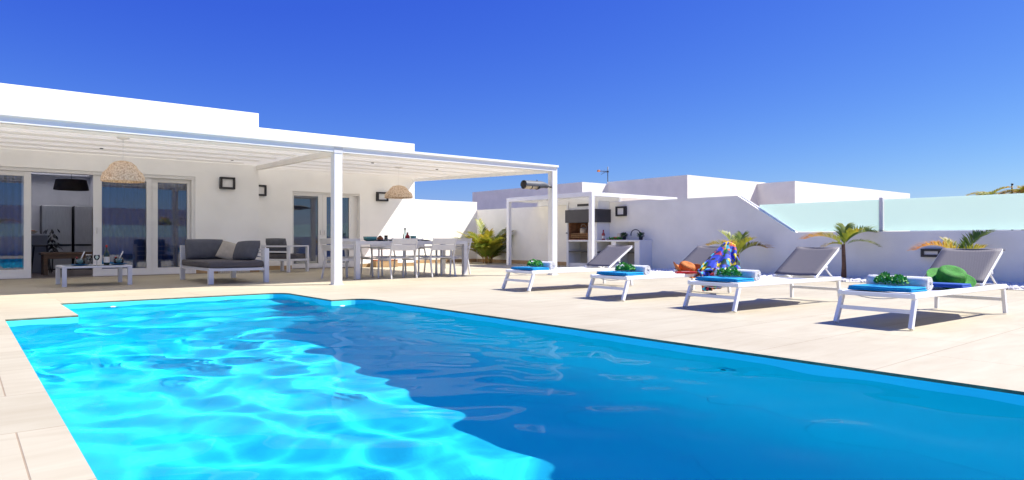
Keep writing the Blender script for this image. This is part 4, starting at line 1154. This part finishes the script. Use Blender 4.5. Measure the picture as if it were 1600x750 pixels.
# coffee table
ct = thing('coffee_table', 'low white coffee table with drinks in front of the open door', 'coffee table', (1.95, 14.75, 0))
x0, x1, y0, y1 = 1.40, 2.49, 14.15, 15.2; lt = 0.07
for (x, y) in ((x0, y0), (x1 - lt, y0), (x0, y1 - lt), (x1 - lt, y1 - lt)):
    MB().box(x, x + lt, y, y + lt, 0, 0.325, 0.003).build('leg', M['alu_furn'], ct, True)
f = MB(); f.box(x0, x1, y0, y0 + lt, 0.326, 0.36, 0.003); f.box(x0, x1, y1 - lt, y1, 0.326, 0.36, 0.003); f.box(x0, x0 + lt, y0 + lt, y1 - lt, 0.326, 0.36); f.box(x1 - lt, x1, y0 + lt, y1 - lt, 0.326, 0.36)
f.build('top_frame', M['alu_furn'], ct, True)
MB().box(x0 + lt, x1 - lt, y0 + lt, y1 - lt, 0.34, 0.355).build('table_top', mat('grey_glass_top', (0.30, 0.33, 0.33), 0.25), ct, True)
def dessert(x, y, label):
    t = thing('drink_on_plate', label, 'drink', (x, y, 0.36), 0, 'glasses with straws on blue plates')
    MB().lathe([(0, 0), (0.09, 0), (0.15, 0.02), (0.145, 0.025), (0.09, 0.008), (0, 0.008)], 24).build('plate', M['blue_ceramic'], t)
    MB().lathe([(0, 0.01), (0.06, 0.01), (0.088, 0.05), (0.085, 0.10), (0.066, 0.135), (0.062, 0.135), (0.078, 0.1), (0.08, 0.05), (0.05, 0.02), (0, 0.02)], 20).build('bowl', M['clear'], t)
    MB().lathe([(0, 0.022), (0.05, 0.022), (0.076, 0.05), (0.074, 0.095), (0, 0.097)], 20).build('drink', M['teal_glaze'], t)
    MB().tube([(-0.02, 0, 0.03), (0.07, -0.02, 0.26)], 0.010, 8).build('straw', M['frame'], t)
    MB().lathe([(0, -0.02), (0.03, 0), (0, 0.02)], 8, Matrix.Translation((-0.05, -0.02, 0.14))).build('berry', M['ketchup'], t)
dessert(1.72, 14.62, 'glass with straw on a blue plate at the left of the coffee table')
dessert(2.36, 14.72, 'glass with straw on a blue plate at the right of the coffee table')
def wine_glass(x, y, label):
    t = thing('wine_glass', label, 'glass', (x, y, 0.36), 0, 'stemmed wine glasses')
    MB().lathe([(0, 0), (0.045, 0), (0.045, 0.004), (0.006, 0.01), (0.005, 0.09), (0.03, 0.11), (0.05, 0.15), (0.045, 0.205), (0.042, 0.205), (0.046, 0.15), (0.028, 0.115), (0, 0.1)], 20).build('glass', M['clear'], t)
    MB().lathe([(0.0455, 0.196), (0.047, 0.205), (0.044, 0.207)], 20).build('rim', M['frame'], t)
wine_glass(1.83, 14.40, 'left wine glass on the coffee table beside the left plate')
wine_glass(1.96, 14.42, 'right wine glass on the coffee table beside the dark bottle')
bottle('wine_bottle', 'dark wine bottle with white label on the coffee table', 'bottle', (2.12, 14.45, 0.36), 0.048, 0.38, M['dark_glass'], M['ketchup'], M['label'])

# ------------------------------------------------------------------ dining table and chairs
TX0, TX1, TY0, TY1 = 6.45, 9.33, 13.02, 14.05
dt = thing('dining_table', 'long pale outdoor dining table under the pergola', 'dining table', ((TX0 + TX1) / 2, (TY0 + TY1) / 2, 0))
for (x, y) in ((TX0, TY0), (TX1 - 0.1, TY0), (TX0, TY1 - 0.1), (TX1 - 0.1, TY1 - 0.1)):
    MB().box(x, x + 0.10, y, y + 0.10, 0, 0.73, 0.004).build('leg', M['alu'], dt, True)
f = MB(); f.box(TX0, TX1, TY0, TY0 + 0.1, 0.732, 0.805, 0.004); f.box(TX0, TX1, TY1 - 0.1, TY1, 0.732, 0.805, 0.004); f.box(TX0, TX0 + 0.1, TY0 + 0.1, TY1 - 0.1, 0.732, 0.805); f.box(TX1 - 0.1, TX1, TY0 + 0.1, TY1 - 0.1, 0.732, 0.805)
f.build('frame', M['alu'], dt, True)
tt = MB()
for k in range(9): tt.box(TX0 + 0.1, TX1 - 0.1, TY0 + 0.103 + k * 0.0922, TY0 + 0.103 + k * 0.0922 + 0.088, 0.785, 0.803)
tt.build('tabletop', M['grey_metal'], dt, True)
def make_chair(loc, rz, label):
    """chair facing +y, origin at the centre of its seat on the floor"""
    t = thing('dining_chair', label, 'chair', loc, rz, 'pale metal chairs round the dining table')
    wd = 0.62; d = 0.50; r = 0.017
    for s in (-1, 1):
        x = s * wd / 2
        # rear leg runs up into the back post, kinked
        MB().bar((x, -d / 2 - 0.07, 0), (x, -d / 2 + 0.01, 0.44), 0.028, 0.038, 0.004, up=(0, 1, 0)).build('leg', M['alu'], t)
        MB().bar((x * 0.99, -d / 2 + 0.01, 0.43), (x * 0.95, -d / 2 - 0.12, 0.87), 0.028, 0.034, 0.004, up=(0, 1, 0)).build('back_post', M['alu'], t)
        MB().bar((x, d / 2 + 0.01, 0), (x, d / 2 - 0.02, 0.64), 0.028, 0.036, 0.004, up=(0, 1, 0)).build('leg', M['alu'], t)
        MB().tube([(x * 0.97, -d / 2 - 0.05, 0.655), (x, -0.08, 0.665), (x, d / 2 - 0.10, 0.66), (x, d / 2 - 0.02, 0.63)], 0.017, 8).build('armrest', M['alu'], t)
    sl = MB()
    for k in range(6): sl.box(-wd / 2 + 0.012, wd / 2 - 0.012, -d / 2 + 0.02 + k * 0.082, -d / 2 + 0.09 + k * 0.082, 0.42 + 0.004 * (k - 2.5) ** 2 * 0.6, 0.436 + 0.004 * (k - 2.5) ** 2 * 0.6)
    sl.box(-wd / 2 + 0.012, -wd / 2 + 0.034, -d / 2, d / 2, 0.385, 0.418); sl.box(wd / 2 - 0.034, wd / 2 - 0.012, -d / 2, d / 2, 0.385, 0.418)
    sl.build('seat', M['alu'], t)
    bk = MB()
    for (z, h) in ((0.805, 0.12), (0.665, 0.13)):
        yb = -d / 2 + 0.01 - 0.13 * (z - 0.43) / 0.44
        bk.bar((-wd / 2 * 0.96, yb, z), (wd / 2 * 0.96, yb, z), 0.014, h, 0.004, up=(0, -0.28, 1))
    bk.build('backrest', M['alu'], t)
    return t
ch = make_chair((7.40, 12.98, 0), 0, 'front dining chair with its back to the pool, nearer the middle post')
dup(ch, (8.42, 12.98, 0), 0, 'front dining chair with its back to the pool, farther from the middle post')
dup(ch, (6.98, 14.15, 0), R(180), 'far side dining chair nearest the sliding doors')
dup(ch, (7.86, 14.17, 0), R(180), 'middle far side dining chair half hidden by the table')
dup(ch, (8.72, 14.15, 0), R(180), 'far side dining chair nearest the sunlit wall')
dup(ch, (6.36, 13.50, 0), R(-90), 'dining chair at the left head of the table beside the middle post')
dup(ch, (9.22, 13.52, 0), R(90), 'dining chair at the right head of the table toward the palm')

# things on the dining table
TZ = 0.806
t = thing('glass_bowl', 'dark green glass salad bowl on the dining table', 'bowl', (6.95, 13.35, TZ))
MB().lathe([(0, 0), (0.09, 0), (0.14, 0.03), (0.15, 0.10), (0.145, 0.10), (0.135, 0.035), (0.08, 0.01), (0, 0.01)], 24).build('bowl', M['teal_glaze'], t)
MB().lathe([(0, 0.012), (0.125, 0.03), (0.135, 0.085), (0.06, 0.1), (0, 0.1)], 20).build('contents', M['dark_glass'], t)
t = thing('spice_jar', 'round orange brown pot with dark lid on the dining table', 'pot', (7.22, 13.40, TZ))
MB().lathe([(0, 0), (0.04, 0), (0.07, 0.04), (0.065, 0.08), (0.03, 0.1), (0, 0.1)], 20).build('body', M['terracotta'], t)
MB().lathe([(0.035, 0.1), (0.04, 0.11), (0.012, 0.12), (0, 0.13)], 16).build('lid', M['dark'], t)
def tumbler(x, y, h, label, m='clear'):
    t = thing('drinking_glass', label, 'glass', (x, y, TZ), 0, 'glasses on the dining table')
    MB().lathe([(0, 0), (0.035, 0), (0.042, h), (0.039, h), (0.032, 0.01), (0, 0.01)], 16).build('tumbler', M[m], t)
    MB().lathe([(0, 0.012), (0.031, 0.012), (0.036, h * 0.6), (0, h * 0.6)], 16).build('water', M['teal_glaze'] if m != 'clear' else M['frame'], t)
tumbler(7.45, 13.55, 0.13, 'clear glass behind the orange brown pot on the dining table')
tumbler(8.02, 13.35, 0.12, 'greenish glass right of the ketchup bottle', 'teal')if False else None
def plate(x, y, label, m='dark'):
    t = thing('dinner_plate', label, 'plate', (x, y, TZ), 0, 'dark plates on the dining table')
    MB().lathe([(0, 0), (0.08, 0), (0.13, 0.016), (0.135, 0.022), (0.08, 0.01), (0, 0.01)], 24).build('plate', M[m], t)
    MB().box(-0.05, 0.06, -0.03, 0.03, 0.012, 0.03, 0.006).build('napkin', M['charcoal'], t)
plate(7.12, 13.2, 'dark plate left of the orange brown pot')
plate(7.75, 13.75, 'dark plate behind the front chair nearer the middle post')
plate(8.0, 13.25, 'dark plate between the two front chairs')
plate(8.62, 13.75, 'dark plate behind the front chair farther from the post')
t = bottle('ketchup_bottle', 'red ketchup bottle between the two front chairs', 'bottle', (7.93, 13.42, TZ), 0.055, 0.20, M['ketchup'], M['dark'])
t = thing('water_carafe', 'clear glass carafe behind the red ketchup bottle', 'carafe', (7.98, 13.62, TZ))
MB().lathe([(0, 0), (0.045, 0), (0.05, 0.12), (0.02, 0.2), (0.022, 0.29), (0.018, 0.29), (0.016, 0.2), (0.046, 0.12), (0.04, 0.01), (0, 0.01)], 20).build('body', M['clear'], t)
MB().lathe([(0, 0.29), (0.02, 0.29), (0.02, 0.31), (0, 0.315)], 12).build('stopper', M['frame'], t)
t = thing('green_glass', 'pale green glass tumbler right of the ketchup bottle', 'glass', (8.10, 13.45, TZ))
MB().lathe([(0, 0), (0.06, 0), (0.07, 0.12), (0.066, 0.12), (0.055, 0.01), (0, 0.01)], 20).build('tumbler', M['teal_glaze'], t)

# ------------------------------------------------------------------ camera, light, sky
cam = bpy.data.cameras.new('camera'); co = bpy.data.objects.new('camera', cam); COL.objects.link(co)
cam.sensor_width = 36; cam.lens = 36 * 1052 / 1600; cam.clip_end = 3000; cam.clip_start = 0.05
co.location = (0, 0, EYE); co.rotation_euler = (R(90), 0, R(50.6 - 90))
SC.camera = co
EL, AZ = 50.0, -29.4
sd = Vector((math.cos(R(EL)) * math.cos(R(AZ)), math.cos(R(EL)) * math.sin(R(AZ)), math.sin(R(EL))))
sl = bpy.data.lights.new('sun', 'SUN'); so = bpy.data.objects.new('sun', sl); COL.objects.link(so)
sl.energy = 5.0; sl.angle = R(0.5); sl.color = (1.0, 0.965, 0.91)
so.rotation_euler = sd.to_track_quat('Z', 'Y').to_euler(); so.location = (20, -10, 30)
sl.cycles.is_caustics_light = True
wd = bpy.data.worlds.new('World'); SC.world = wd; wd.use_nodes = True
nt = wd.node_tree; bg = nt.nodes['Background']
sk = nt.nodes.new('ShaderNodeTexSky'); sk.sky_type = 'NISHITA'; sk.sun_disc = False
sk.sun_elevation = R(EL); sk.sun_rotation = R(90 - AZ); sk.altitude = 0; sk.air_density = 1.0; sk.dust_density = 0.3; sk.ozone_density = 6.0
SKG = (1.6, 1.5, 0.5); SKM = (20.0, 18.0, 8.5)
sp = nt.nodes.new('ShaderNodeSeparateColor'); cb = nt.nodes.new('ShaderNodeCombineColor')
nt.links.new(sk.outputs[0], sp.inputs[0])
for i, gexp in enumerate(SKG):
    # deepen the blue: per-channel power around the sky's typical brightness
    dv = nt.nodes.new('ShaderNodeMath'); dv.operation = 'DIVIDE'; dv.inputs[1].default_value = 20.0
    pw_ = nt.nodes.new('ShaderNodeMath'); pw_.operation = 'POWER'; pw_.inputs[1].default_value = gexp
    ml = nt.nodes.new('ShaderNodeMath'); ml.operation = 'MULTIPLY'; ml.inputs[1].default_value = SKM[i]
    mxm = nt.nodes.new('ShaderNodeMath'); mxm.operation = 'MAXIMUM'; mxm.inputs[1].default_value = (0.22, 0.70, 3.6)[i]
    nt.links.new(sp.outputs[i], dv.inputs[0]); nt.links.new(dv.outputs[0], pw_.inputs[0]); nt.links.new(pw_.outputs[0], ml.inputs[0]); nt.links.new(ml.outputs[0], mxm.inputs[0]); nt.links.new(mxm.outputs[0], cb.inputs[i])
nt.links.new(cb.outputs[0], bg.inputs[0]); bg.inputs[1].default_value = 0.10
vs = SC.view_settings; vs.view_transform = 'Standard'; vs.look = 'None'; vs.exposure = 0.87; vs.gamma = 1.0; vs.use_curve_mapping = False
cy = SC.cycles
cy.use_denoising = True
try: cy.denoiser = 'OPENIMAGEDENOISE'
except Exception: pass
cy.max_bounces = 14; cy.diffuse_bounces = 10; cy.glossy_bounces = 4; cy.transmission_bounces = 8; cy.transparent_max_bounces = 12
cy.caustics_reflective = False; cy.caustics_refractive = True
cy.sample_clamp_indirect = 6.0
